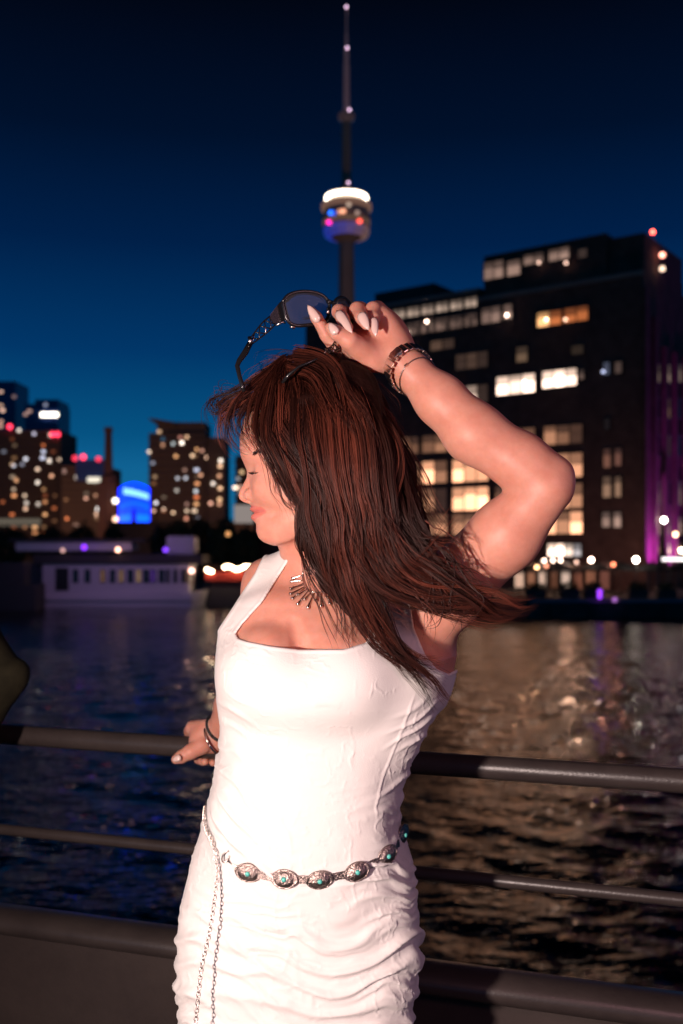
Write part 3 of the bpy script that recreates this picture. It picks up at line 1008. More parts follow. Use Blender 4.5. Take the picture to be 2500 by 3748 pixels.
condo('condo_block', 'broad brown apartment block full of lit windows at the left edge', -80, 1575, 221, 1960, 350, far_dark,
      [(70, 1575, W1, 2.6, 1.6), (125, 1588, (.8, .75, .95), 1.8, 1.6), (184, 1593, W1, 2.6, 1.6), (95, 1680, (.9, .9, 1), 2.6, 1.6), (181, 1687, W1, 5, 1.6), (217, 1684, (1, .7, .5), 2.2, 1.6), (138, 1717, (1, .7, .5), 3, 1.6), (138, 1766, W1, 3, 1.6), (60, 1757, (1, .5, .25), 3, 1.6), (51, 1706, (.85, .85, 1), 2, 1.6), (189, 1742, (1, .5, .3), 2.4, 1.6), (97, 1841, W1, 1.8, 1.6), (140, 1846, W1, 2.5, 1.6), (94, 1862, (1, .6, .4), 2.5, 1.6)], 3, lit=.36, bay=37, storey=23)
blk = [o for o in COL.objects if o.name == 'condo_block'][0]
for u, v in ((36, 1562), (192, 1590), (211, 1590)):
    _bulb_at(blk, at(u, v, 349), .9, RD, 3.5, True, 'beacon')
far_window(blk, 60, 1912, 349.5, 17, 2.6, (.75, .62, .45), .16, 'lobby_window')
condo('low_block', 'lower brown block with a dark blue top storey beside the chimney', 224, 1705, 390, 1960, 330, far_dark,
      [(281, 1748, W1, 4, 1.6), (298, 1728, (.7, .75, .9), 1.2, 1.6), (236, 1725, (1, .6, .5), 1.4, 1.6), (358, 1863, (1, .95, .9), 4.5, 1.8), (352, 1884, (1, .6, .4), 3, 1.6), (378, 1883, (1, .4, .25), 2.6, 1.6), (315, 1823, (1, .5, .35), 2.2, 1.6), (350, 1815, (1, .5, .3), 1.4, 1.6)], 4, lit=.22, bay=36, storey=23)
lb = [o for o in COL.objects if o.name == 'low_block'][0]
bm = bmesh.new(); px_box(bm, 278, 1682, 382, 1760, 329, 8); link('roof_storey', finish(bm, 'roof_storey'), navy, lb)
far_window(lb, 346, 1756, 328.5, 4.6, 1.7, (1, .9, .72), 1.1, 'roof_sign')
for u, v, s_ in ((274, 1677, 1.6), (305, 1673, 3.5), (360, 1680, 1.5)):
    _bulb_at(lb, at(u, v, 328), .9, RD, s_, True, 'beacon')
# chimney
CHD = 300.0; ck = CHD / F
chim = empty('chimney_stack', ((397 - 1250) * ck, CHD, 1.0), 'tall dark brick chimney rising from a broad base', 'chimney')
cz_ = lambda v: CZ - (v - VH) * ck - 1.0
brick_d = mat('chimney_brick', (.10, .045, .035), .85)
child('shaft', lathe_me([(2.5, 0), (2.35, cz_(1745)), (1.35, cz_(1735)), (1.05, cz_(1585)), (1.3, cz_(1580)), (1.3, cz_(1564))], 20, 'shaft', False), brick_d, chim)
bm = bmesh.new(); add_box(bm, (-2.6, -2.2, 0), (2.6, 2.2, cz_(1765))); child('base', finish(bm, 'base'), brick_d, chim)
_bulb_at(chim, at(422, 1833, 296), .8, W1, 4.5, True, 'wall_lamp'); _bulb_at(chim, at(423, 1900, 296), .8, (1, .6, .4), 3, True, 'wall_lamp')
# blue video screen
SD = 280.0
scr = empty('video_screen', tuple(at(490, 1914, SD)), 'glowing blue video billboard with a white band standing on a dark post', 'billboard')
bm = bmesh.new(); px_box(bm, 434, 1800, 548, 1916, SD, 2.0); link('casing', finish(bm, 'casing'), black_m, scr)
def scr_part(name, rows_, col, st, dy):
    """A patch of the screen between an upper and a lower curve of pixels."""
    bm = bmesh.new()
    top = [bm.verts.new(at(u, v1, SD - dy)) for u, v1, v2 in rows_]
    bot = [bm.verts.new(at(u, v2, SD - dy)) for u, v1, v2 in rows_]
    for i in range(len(rows_) - 1):
        bm.faces.new((bot[i], bot[i + 1], top[i + 1], top[i]))
    ext = bmesh.ops.extrude_face_region(bm, geom=bm.faces[:])
    for q in [g for g in ext['geom'] if isinstance(g, bmesh.types.BMVert)]:
        q.co.y += .04
    link(name, finish(bm, name), glow(col, st), scr)
scr_part('screen', [(u, 1796 - 30 * math.sin((u - 433) / 115 * 2.6 + .27), 1912) for u in np.linspace(434, 548, 9)], (.0, .014, .80), 6.0, .10)
scr_part('screen_band', [(u, 1785 + 26 * ((u - 440) / 108) ** 1.6, 1808 + 22 * ((u - 440) / 108) ** 1.6) for u in np.linspace(439, 544, 9)], (.18, .48, 1.0), 2.2, .20)
scr_part('screen_band', [(u, 1838 + 14 * abs((u - 490) / 55) ** 2, 1846 + 22 * abs((u - 490) / 55) ** 2) for u in np.linspace(440, 544, 9)], (.0, .05, 1.0), 3.5, .20)
scr_part('screen_band', [(u, 1880 + 6 * abs((u - 490) / 55), 1910) for u in np.linspace(437, 478, 5)], (.0, .07, 1.0), 3.5, .20)
scr_part('screen_band', [(u, 1880 + 6 * abs((u - 490) / 55), 1910) for u in np.linspace(500, 546, 5)], (.0, .07, 1.0), 3.5, .20)
scr_part('screen_figure', [(482, 1872, 1912), (486, 1862, 1912), (490, 1858, 1912), (494, 1862, 1912), (498, 1872, 1912)], (.0, .01, .05), .2, .32)
pb, pt = at(488, 1990, SD + 1), at(488, 1917, SD + 1)
link('post', tube_me([(pb[0], SD + 1, 1.0), (pt[0], SD + 1, pt[2])], .6, 10, 'post'), black_m, scr)
# condominium with slanted roof
cr = condo('condo_building', 'stepped apartment building with a slanted roof and many lit windows', 545, 1585, 752, 1960, 340, far_dark,
      [(583, 1580, (1, .62, .36), 1.4, 2), (597, 1607, (.1, .35, .6), .9, 1.6), (596, 1630, (1, .5, .3), 2, 1.6), (546, 1655, (1, .75, .55), 3.6, 1.8), (666, 1621, W1, 6, 1.6), (634, 1624, (.8, .9, .9), 1.4, 1.6), (684, 1600, (1, .6, .35), 2.2, 1.6), (660, 1602, (1, .4, .3), 1.4, 1.6), (705, 1668, (1, .65, .4), 2.6, 1.8), (740, 1650, (1, .5, .35), 1.4, 1.6),
       (717, 1798, (.9, .95, 1), 2.2, 1.6), (650, 1752, (.85, .85, .95), 1.8, 1.6), (680, 1750, (.85, .85, .95), 1.8, 1.6), (571, 1841, (.95, .9, 1), 3.4, 1.4), (600, 1866, (1, .7, .5), 3, 1.6), (634, 1878, (1, .65, .4), 3, 1.6), (682, 1898, (1, .4, .25), 2, 1.6), (647, 1795, (1, .9, .8), 1.2, 1.6), (735, 1738, (1, .5, .3), 2.4, 1.6)], 6, lit=.30, bay=38, storey=25)
bm = bmesh.new(); px_box(bm, 752.5, 1600, 822, 1960, 341, 16, 1.0); link('wing', finish(bm, 'wing'), far_dark, cr)
bm = bmesh.new(); px_box(bm, 575, 1545, 752, 1584.5, 342, 14); link('roof_storey', finish(bm, 'roof_storey'), far_dark, cr)
bm = bmesh.new()
A_, B_ = at(548, 1530, 339), at(640, 1545, 339)
vs = [bm.verts.new((x, y, z)) for x, z in ((A_[0], A_[2]), (B_[0], B_[2]), (B_[0], B_[2] - 1.2), (A_[0], A_[2] - .7)) for y in (338.5, 352)]
for f in ((0, 2, 4, 6), (7, 5, 3, 1), (0, 1, 3, 2), (2, 3, 5, 4), (4, 5, 7, 6), (6, 7, 1, 0)):
    bm.faces.new([vs[i] for i in f])
link('slanted_roof', finish(bm, 'slanted_roof'), far_dark, cr)
for u, v, c, s_ in ((808, 1686, W1, 3.6), (806, 1706, (1, .6, .35), 3), (803, 1742, (1, .5, .28), 1.8), (780, 1770, W1, 2.6), (806, 1787, (1, .6, .35), 3), (804, 1828, (1, .6, .32), 2.6), (803, 1845, (1, .5, .3), 1.6), (771, 1842, (1, .5, .35), 2.4), (732, 1842, (1, .6, .45), 2.4), (752, 1674, (1, .6, .4), 2.6)):
    far_window(cr, u, v, 340.5, 1.05, 1.0, c, s_ * .7)
pole = empty('lamp_post', tuple(at(571, 1990, 110)), 'thin dark lamp post standing behind the purple lit boat', 'lamp', 'lamps on the quay')
child('post', tube_me([(0, 0, -2.5), (0, 0, 4.4)], .07, 8, 'post'), black_m, pole)
# building behind the face
cb = condo('waterfront_block', 'dark apartment block with lit windows directly behind the face', 862, 1668, 1060, 1965, 220, far_dark, [(885, 1728, (1, .65, .35), 2, 1.7), (872, 1752, (.75, .7, .7), 1, 1.7), (862, 1785, (1, .75, .55), 4.6, 2.6), (880, 1795, (1, .6, .4), 1.5, 1.7)], 9, lit=.3, bay=34, storey=26)
bx = empty('pale_billboard', tuple(at(905, 1930, 150)), 'plain pale grey lit box sign in front of the lips', 'billboard')
bm = bmesh.new(); px_box(bm, 857, 1848, 955, 1914, 150, 1.0); link('panel', finish(bm, 'panel'), glow((.9, .76, .68), .30), bx)
b0 = at(905, 1914.5, 150.5); link('post', tube_me([(b0[0], 150.5, 1.0), (b0[0], 150.5, b0[2])], .2, 8, 'post'), black_m, bx)

# long low building behind the boats, and unseen lamps added to brighten the walls of the left shore
lowb = empty('warehouse', tuple(at(700, 1990, 205)), 'long low unlit building behind the moored boats on the left shore', 'building')
bm = bmesh.new(); px_box(bm, 395, 1918, 1130, 1995, 205, 20, .9); link('wall', finish(bm, 'wall'), far_dark, lowb)
bm = bmesh.new(); px_box(bm, 385, 1910, 1140, 1917.7, 204, 22); link('roof', finish(bm, 'roof'), roof_m, lowb)
for u, d, z, pw in ((60, 290, 10, 3600), (300, 265, 10, 2400), (640, 280, 10, 2800), (860, 185, 8, 1100)):
    x = (u - 1250) / F * d
    lamp('shore_fill', 'AREA', (x, d, z), (x, d + 60, z + 22), pw, (1, .52, .32), shape='DISK', size=3)
# trees on the left shore
def tree(u, vtop, vbase, d, wpx, label, seed):
    k = d / F
    x = (u - 1250) * k; h = (vbase - vtop) * k
    root = empty('tree', (x, d, 1.0), label, 'tree', 'dark trees on the left shore')
    zb = CZ - (vbase - VH) * k - 1.0
    H = CZ - (vtop - VH) * k - 1.0
    bm = bmesh.new(); add_tube(bm, [(0, 0, 0), (.1, 0, H * .3), (0, .1, H * .62)], [.28, .2, .1], 8)
    rr = np.random.default_rng(seed)
    for q in range(5):
        a = rr.uniform(0, 6.28)
        add_tube(bm, [(.05, 0, H * .3 + q * H * .05), (math.cos(a) * wpx * k * .2, math.sin(a) * wpx * k * .2, H * .55 + q * .2), (math.cos(a) * wpx * k * .36, math.sin(a) * wpx * k * .36, H * .75)], [.11, .07, .03], 6)
    child('trunk', finish(bm, 'trunk', True), bark_m, root)
    leafy('crown', root, 1700, 0, 0, H * .62, wpx * k * .5, wpx * k * .5, H * .40, .26, green_m, seed)
for i, (u, vt, w, d, lab) in enumerate(((655, 1915, 110, 128, 'dark bushy tree behind the purple funnel of the boat'), (735, 1895, 120, 132, 'taller dark tree below the stepped apartment building'), (820, 1905, 110, 126, 'dark tree left of the pale box sign'),
                                        (590, 1925, 80, 134, 'small dark tree beside the thin lamp post'), (300, 1925, 130, 130, 'dark tree below the low block and chimney'), (180, 1930, 140, 132, 'wide dark tree below the broad apartment block'), (40, 1930, 150, 128, 'dark tree at the left edge behind the boat'), (410, 1930, 90, 136, 'small dark tree below the blue screen'), (900, 1935, 100, 124, 'dark tree under the pale box sign'))):
    tree(u, vt, 2090, d, w, lab, 20 + i)

# the white boat washed in purple light
BD = 97.0; bk = BD / F
boat = empty('excursion_boat', tuple(at(420, 2214, BD)), 'long white excursion boat with a row of cabin windows, washed in purple light', 'boat')
bx_ = lambda u: (u - 1250) * bk
bz = lambda v: CZ - (v - VH) * bk
def bpart(name, u1, v1, u2, v2, y0, y1, m, bevel=0):
    return link(name, box_me((bx_(u1), y0, bz(v2)), (bx_(u2), y1, bz(v1)), 'part', bevel), m, boat)
# hull: plan with a rounded bow at the right
prof = [(150, 0), (700, 0), (735, .7), (752, 1.9), (758, 3.2), (752, 4.5), (735, 5.6), (700, 6.2), (150, 6.2)]
bm = bmesh.new()
lowr = [bm.verts.new((bx_(u if u < 690 else 690 + (u - 690) * .7), BD + y + .12, -.6)) for u, y in prof]
topr = [bm.verts.new((bx_(u), BD + y, bz(2184 if u < 600 else 2184 - (u - 600) * .16))) for u, y in prof]
n = len(prof)
for k in range(n):
    bm.faces.new((lowr[k], lowr[(k + 1) % n], topr[(k + 1) % n], topr[k]))
bm.faces.new(lowr[::-1]); bm.faces.new(topr)
link('hull', finish(bm, 'hull'), white_m, boat)
bpart('rub_rail', 168, 2186, 705, 2199, BD - .22, BD - .004, white_m, .03)
bpart('cabin', 150, 2064, 690, 2183.5, BD + .5, BD + 5.6, white_m)
bpart('roof', 120, 2030, 740, 2063.5, BD + .1, BD + 6.0, roof_m)
bpart('upper_deck', 40, 1984, 470, 2016, BD + 1.4, BD + 5.2, white_m)
bpart('upper_deck_roof', 20, 1972, 520, 1983.5, BD + 1.0, BD + 5.6, roof_m)
bpart('funnel_house', 600, 1962, 704, 2029.5, BD + 1.2, BD + 4.4, white_m, .15)
bpart('door', 198, 2078, 246, 2163, BD + .42, BD + .497, black_m)
wl = [None, None, ((1, .5, .28), .10), None, ((1, .55, .3), .13), None, ((1, .6, .35), .18), None, ((.3, .1, .9), .12), None, None, None, None, ((1, .5, .3), .10)]
wu = [262, 306, 362, 398, 430, 464, 494, 522, 546, 578, 604, 632, 660, 676]
for u, L in zip(wu, wl):
    w = 20 if u < 600 else 14
    fr = bpart('window', u, 2084, u + w, 2134, BD + .40, BD + .496, black_m)
    pn = link('pane', box_me((bx_(u + 2), BD + .37, bz(2131)), (bx_(u + w - 2), BD + .398, bz(2087)), 'pane'), dim_glass if L is None else glow(*L), fr)
for u, v, c, s_, r in ((308, 2003, (.25, .03, 1), 2.6, .26), (432, 2012, (1, .5, .34), 6, .22), (230, 2014, (1, .55, .5), 1.2, .2), (606, 2012, (.22, .05, 1), 2.2, .24), (701, 2089, (1, .52, .42), 6, .24), (760, 2196, (1, .55, .3), .0, .2)):
    if s_: _bulb_at(boat, at(u, v, BD - .4), r, c, s_, True, 'deck_lamp')
for u in (46, 110, 175, 240, 305, 370, 435):
    bpart('stanchion', u, 2016.5, u + 3, 2029.5, BD + 1.5, BD + 1.62, black_m)
for u, a in ((200, .05), (195, .06)):
    pass
lamp('purple_flood', 'AREA', (bx_(480), 84, 9.5), (bx_(470), BD, 2.2), 330, (.70, .36, .82), shape='DISK', size=1.0)
# darker boat at the left edge
bt = empty('dark_boat', tuple(at(40, 2216, 92)), 'unlit dark boat moored at the left edge beside the white one', 'boat')
b9 = 92 / F
bm = bmesh.new(); add_box(bm, ((-120 - 1250) * b9, 92, -.5), ((130 - 1250) * b9, 95, CZ - (2140 - VH) * b9)); link('hull', finish(bm, 'hull'), roof_m, bt)
bm = bmesh.new(); add_box(bm, ((-120 - 1250) * b9, 92.6, CZ - (2139.5 - VH) * b9), ((80 - 1250) * b9, 94.6, CZ - (2060 - VH) * b9)); link('cabin', finish(bm, 'cabin'), roof_m, bt)
# the small boat with the red awning and a string of bulbs
RDp = 99.0; rk = RDp / F
rb = empty('moored_boat', tuple(at(850, 2200, RDp)), 'small moored boat with a red awning and a string of bright bulbs', 'boat')
def rpart(name, u1, v1, u2, v2, y0, y1, m):
    return link(name, box_me(((u1 - 1250) * rk, y0, CZ - (v2 - VH) * rk), ((u2 - 1250) * rk, y1, CZ - (v1 - VH) * rk), 'part', .03), m, rb)
rpart('hull', 742, 2150, 1130, 2224, RDp, RDp + 4, roof_m)
rpart('cabin', 770, 2128, 1110, 2149.5, RDp + .6, RDp + 3.4, wood_m)
rpart('awning', 752, 2094, 1120, 2127.5, RDp - .1, RDp + 4.1, red_m)
for i, u in enumerate([758, 766, 775, 764, 822, 832, 842, 852, 861, 870, 880, 890, 900, 912, 924, 938, 952, 970, 990, 1010, 1030]):
    _bulb_at(rb, at(u, 2082 + 6 * math.sin(i * .9) + (4 if i < 4 else -3), RDp - .3), .17, (1, .72, .45), 17 if i not in (0, 2) else 22, True, 'bulb')
lamp('awning_glow', 'POINT', tuple(at(860, 2068, RDp - 1.5)), None, 70, (1, .6, .35), shadow_soft_size=.3)
# bushes and a low railing of the left promenade
tag(_bulb_at(None, at(835, 1954, 112), .28, (1, .45, .16), 1.1, True, 'path_lamp'), 'single faint amber lamp among the dark trees left of the chin', 'lamp')
# =====================================================================================================
#  THE WOMAN
# =====================================================================================================
HD = 1.43                       # depth of the head's middle plane
PX = HD / F                     # one photo pixel there, in metres

def head_uvw(P):
    return 1250 + P[:, 0] / PX, VH - (P[:, 2] - CZ) / PX, (P[:, 1] - HD) / PX

V_T = [1400, 1450, 1520, 1600, 1650, 1672, 1690, 1723, 1760, 1800, 1841, 1870, 1900, 1921, 1946, 1969, 1985, 2000]
U_T = [ 990,  935,  897,  880,  881,  886,  894,  908,  916,  920,  921,  927,  932,  938,  938,  946,  962,  990]
NV = [1670, 1690, 1723, 1749, 1771, 1790, 1814, 1828, 1838, 1845, 1850]
NU = [ 886,  894,  907,  902,  890,  879,  872,  877,  890,  914,  921]
NS = [  30,   25,   17,   16,   18,   22,   27,   28,   25,   22,   22]
LV = [1846, 1852, 1864, 1872, 1878, 1884, 1894, 1902, 1909, 1916]
LP = [   0,    2,   13,    9,    3,    8,   14,   11,    4,    0]
WV = [1420, 1500, 1580, 1650, 1720, 1780, 1840, 1900, 1950, 1990]
WH = [ 140,  165,  178,  180,  178,  180,  168,  146,  118,   90]

def head_prim(P):
    U, V, W = head_uvw(P)
    A = np.abs(W)
    u0 = np.interp(V, V_T, U_T)
    wh = np.interp(V, WV, WH)
    t = A / wh
    tc_ = np.minimum(t, .93)
    back = 235 * (1 - (1 - tc_ ** 2.15) ** (1 / 2.15)) + np.maximum(t - .93, 0) * wh * 1.6
    uf = u0 + back
    uf = uf + 24 * np.exp(-((V - 1716) / 27) ** 2 - ((A - 80) / 42) ** 2)
    uf = uf - 6 * np.exp(-((V - 1676) / 16) ** 2 - ((A - 70) / 55) ** 2)
    uf = uf - 13 * np.exp(-((V - 1800) / 48) ** 2 - ((A - 105) / 45) ** 2)
    uf = uf + 30 * np.clip(A / 74, 0, 1.2) ** 2 * np.exp(-((V - 1880) / 34) ** 2)
    nb = u0 - np.interp(V, NV, NU, left=0, right=0)
    nb = np.where((V > 1670) & (V < 1850), np.maximum(nb, 0), 0)
    sg = np.interp(V, NV, NS)
    uf = uf - nb * np.exp(-(A / sg) ** 2.2)
    taper = np.clip(1 - (A / 76) ** 2, 0, 1)
    lv = 1878 - 9 * np.clip(A / 74, 0, 1) ** 1.6          # the mouth line rises to the corner
    Vl = 1878 + (V - lv) / (.35 + .65 * np.maximum(taper, .05))
    uf = uf - np.interp(Vl, LV, LP) * taper ** .7
    uf = uf + 9 * np.exp(-((V - lv) / 3.6) ** 2) * np.clip(1 - (A / 80) ** 4, 0, 1)
    uf = uf + 3 * np.exp(-((V - 1868) / 9) ** 2 - ((A - 80) / 9) ** 2)
    f1 = (uf - U) * .72
    vj = np.interp(U, [930, 962, 1005, 1062, 1100, 1150, 1190], [1972, 1986, 1991, 1979, 1964, 1925, 1870])
    f2 = (V - vj - 8 * np.clip(1 - A / 110, -1, 1)) * .85
    f = smax(f1, f2, 20)
    f = smax(f, (A - wh * .985) * .9, 26)
    f = smax(f, U - 1165, 60)
    f = smax(f, 1450 - V, 40)
    sk = ellipsoid((1142, 1628, 0), (250, 222, 178))(np.stack([U, V, W], 1))
    f = smin(f, sk, 26)
    return f * PX

def hp(u, v, w):
    return np.array([(u - 1250) * PX, HD + w * PX, CZ - (v - VH) * PX])

def hell(u, v, w, r, R=None):
    # r given as (forward, up, sideways) in pixels; world axes are x, depth, z
    return ellipsoid(hp(u, v, w), (r[0] * PX, r[2] * PX, r[1] * PX), R)

def rot_y(deg):
    a = math.radians(deg)
    return np.array([[math.cos(a), 0, math.sin(a)], [0, 1, 0], [-math.sin(a), 0, math.cos(a)]])

# ---- trunk: rows of (v, left u, right u, depth of the middle, half thickness)
TR = np.array([
    (2215, 900, 1500, 1.480, .060), (2300, 842, 1565, 1.470, .088), (2400, 810, 1640, 1.465, .102), (2480, 796, 1632, 1.465, .108),
    (2560, 794, 1606, 1.465, .108), (2650, 804, 1572, 1.470, .104), (2750, 799, 1530, 1.475, .099), (2850, 778, 1494, 1.478, .096),
    (2950, 750, 1470, 1.478, .098), (3050, 722, 1480, 1.478, .104), (3130, 696, 1508, 1.478, .109), (3280, 660, 1530, 1.476, .113),
    (3400, 645, 1540, 1.474, .115), (3550, 645, 1535, 1.470, .113), (3748, 660, 1510, 1.468, .106), (4000, 690, 1480, 1.466, .098), (4300, 730, 1450, 1.466, .092)])
TR[3:, 1] += np.interp(TR[3:, 0], [2480, 2600, 3000, 3748], [12, 16, 24, 24]); TR[3:, 2] -= np.interp(TR[3:, 0], [2480, 2600, 2900, 3000, 3130, 3748], [10, 14, 32, 26, 18, 26])            # room for the cloth
_z = CZ - (TR[:, 0] - VH) / F * TR[:, 3]
_xl = (TR[:, 1] - 1250) / F * TR[:, 3]
_xr = (TR[:, 2] - 1250) / F * TR[:, 3]
_o = np.argsort(_z)
def trunk(P):
    z = P[:, 2]
    xc = np.interp(z, _z[_o], ((_xl + _xr) / 2)[_o])
    a = np.interp(z, _z[_o], ((_xr - _xl) / 2)[_o])
    yc = np.interp(z, _z[_o], TR[_o, 3])
    b = np.interp(z, _z[_o], TR[_o, 4])
    n = 2.35
    g = ((np.abs(P[:, 0] - xc) / a) ** n + (np.abs(P[:, 1] - yc) / b) ** n) ** (1 / n)
    d = (g - 1) * np.minimum(a, b) * .9
    d = smax(d, z - _z.max(), .05)
    return smax(d, _z.min() - z, .02)

def pe(u, v, d, ru, rv, rd, R=None):
    return ellipsoid(at(u, v, d), (ru * d / F, rd, rv * d / F), R)

def add_trunk(fd):
    fd.add(trunk, .01)
    fd.add(pe(1165, 2290, 1.476, 300, 175, .076), .05)
    fd.add(pcone((985, 2134, 1.512, 92), (1120, 2128, 1.50, 96)), .03)          # shoulders
    fd.add(pcone((1070, 2105, 1.515, 60), (1175, 1985, 1.485, 80)), .03)
    fd.add(pcone((1170, 2160, 1.485, 108), (1180, 1900, 1.465, 120)), .025)     # neck
    fd.add(pcone((1480, 2215, 1.49, 118), (1300, 2190, 1.48, 100)), .03)
    fd.add(pcone((1440, 2110, 1.495, 70), (1210, 2000, 1.49, 85)), .03)
    fd.add(pe(966, 2470, 1.412, 158, 160, .070), .020)                          # bust
    fd.add(pe(1282, 2478, 1.405, 170, 168, .073), .020)
    fd.add(pe(990, 2405, 1.408, 118, 122, .058), .010)
    fd.add(pe(1238, 2412, 1.404, 122, 122, .058), .010)
    fd.add(pe(1100, 3040, 1.405, 260, 330, .045), .05)                          # belly
    fd.add(pcone((1600, 2230, 1.49, 84), (1545, 2500, 1.485, 92)), .03)         # side below the raised arm

def add_upper_arm(fd):
    fd.add(pcone((1545, 2215, 1.485, 118), (1640, 2170, 1.465, 128)), .03)
    fd.add(pcone((1640, 2160, 1.465, 128), (1850, 1960, 1.415, 123)), .02)
    fd.add(pcone((1850, 1960, 1.415, 123), (1996, 1790, 1.385, 98)), .02)

body = Field()
add_trunk(body)
add_upper_arm(body)
body.sub(cone(at(1072, 2275, 1.388), at(1116, 2410, 1.360), .004, .008), .012)
# forearm, elbow, wrist
body.add(pcone((1992, 1762, 1.385, 92), (1905, 1690, 1.395, 106)), .012)
body.add(pcone((1930, 1712, 1.39, 103), (1735, 1585, 1.400, 107)), .012)
body.add(pcone((1735, 1585, 1.400, 107), (1610, 1462, 1.412, 89)), .015)
body.add(pcone((1610, 1462, 1.412, 89), (1497, 1352, 1.420, 63)), .015)
body.add(pe(2034, 1722, 1.388, 50, 40, .020), .022)
body.add(pe(2050, 1775, 1.392, 30, 46, .018), .02)
body.add(cone(at(1120, 1950, 1.47), at(1165, 1800, 1.45), .045, .05), .02)
body.add(head_prim, .014)
for s in (-1, 1):
    body.add(hell(974, 1727, s * 82, (35, 33, 36)), .003)                       # closed lids
    body.add(hell(922, 1813, s * 31, (27, 23, 17)), .005)                       # wings of the nose
    body.sub(hell(907, 1836, s * 25, (17, 8, 11)), .003)
    body.add(hell(1098, 1782, s * 176, (34, 60, 12), rot_y(-14)), .003)         # ears
    body.sub(hell(1086, 1776, s * 190, (18, 36, 9), rot_y(-14)), .003)
    body.add(hell(1082, 1838, s * 172, (16, 20, 11)), .004)

HS = .080
_at0 = at
def at(u, v, d):
    return _at0(u, v, d - HS)       # the raised hand stands a little nearer than drawn
# raised hand: palm towards the lens, fingers curled over the bridge of the sunglasses
def ax(u1, v1, u2, v2):
    a = np.array([u2 - u1, 0, -(v2 - v1)], float); a /= np.linalg.norm(a)
    y = np.array([0, 1.0, 0])
    return np.stack([a, y, np.cross(a, y)], 1)
hp_ax = ax(1490, 1340, 1318, 1165)
dpx = 1.5 / F
body.add(pcone((1497, 1352, 1.50, 66), (1440, 1292, 1.502, 72)), .012)
body.add(ellipsoid(at(1385, 1238, 1.505), (128 * dpx, .0165, 104 * dpx), hp_ax), .014)
body.add(ellipsoid(at(1332, 1290, 1.488), (92 * dpx, .021, 52 * dpx), ax(1440, 1380, 1250, 1245)), .012)  # ball of the thumb
body.add(ellipsoid(at(1420, 1200, 1.495), (92 * dpx, .017, 42 * dpx), ax(1490, 1290, 1390, 1130)), .012)
body.add(pcone((1300, 1320, 1.505, 46), (1262, 1300, 1.508, 30)), .010)
body.finger(chain((1330, 1288, 1.482, 46), (1278, 1246, 1.458, 32), (1232, 1218, 1.452, 25), (1209, 1200, 1.452, 19)), at(1310, 1275, 1.47))
body.finger(chain((1275, 1312, 1.508, 30), (1236, 1285, 1.505, 26), (1196, 1225, 1.498, 24), (1158, 1162, 1.492, 20), (1141, 1136, 1.490, 14)), at(1270, 1310, 1.508), far=.0008)
body.finger(chain((1315, 1190, 1.512, 30), (1262, 1150, 1.505, 26), (1240, 1140, 1.492, 24), (1254, 1166, 1.474, 22), (1276, 1200, 1.462, 17)), at(1315, 1190, 1.512), far=.0005)
body.finger(chain((1350, 1162, 1.512, 30), (1318, 1136, 1.505, 29), (1308, 1134, 1.488, 27), (1324, 1164, 1.470, 23), (1340, 1190, 1.462, 17)), at(1350, 1162, 1.512), far=.0005)
body.finger(chain((1404, 1160, 1.512, 33), (1380, 1134, 1.505, 30), (1366, 1132, 1.488, 26), (1367, 1164, 1.472, 21), (1370, 1196, 1.464, 16)), at(1404, 1160, 1.512), far=.0005)

at = _at0
# other arm, reaching back beside the trunk to the rail, and the hand that grips it
body.add(pcone((985, 2150, 1.515, 84), (912, 2400, 1.735, 76)), .02)
body.add(pcone((912, 2400, 1.735, 70), (846, 2580, 1.85, 58)), .012)
body.add(pcone((846, 2580, 1.85, 58), (800, 2688, 1.905, 45)), .012)
def at(u, v, d):
    return _at0(u, v, 1.917 + (d - 1.673) * 1.15)      # drawn at 1.673, stands at the rail
body.add(pcone((800, 2688, 1.658, 52), (738, 2700, 1.652, 50)), .012)
body.add(pcone((752, 2668, 1.655, 42), (708, 2666, 1.668, 34)), .010)
body.add(pcone((790, 2722, 1.652, 40), (728, 2726, 1.648, 40)), .010)
body.finger(chain((740, 2728, 1.640, 40), (698, 2752, 1.632, 32), (664, 2770, 1.630, 27), (644, 2779, 1.630, 20)), at(735, 2730, 1.640))
body.finger(chain((708, 2668, 1.672, 32), (698, 2676, 1.695, 27), (700, 2720, 1.712, 24), (708, 2764, 1.706, 20)), at(708, 2668, 1.672))
body.finger(chain((728, 2660, 1.676, 32), (722, 2670, 1.698, 27), (722, 2730, 1.714, 23), (728, 2778, 1.700, 20), (742, 2788, 1.680, 17)), at(728, 2660, 1.676))
body.finger(chain((752, 2660, 1.674, 31), (748, 2680, 1.696, 25), (750, 2740, 1.708, 23), (752, 2782, 1.692, 20), (750, 2788, 1.668, 16)), at(752, 2660, 1.674))
body.finger(chain((778, 2668, 1.670, 30), (776, 2690, 1.690, 24), (778, 2745, 1.702, 21), (780, 2784, 1.688, 19), (779, 2792, 1.664, 15)), at(778, 2668, 1.670))
at = _at0

ZHIP = CZ - .70
lo = np.array([-.33, 1.27, ZHIP]); hi = np.array([.34, 2.03, CZ + .37])
VB, QB = body.mesh(lo, hi, .00175)
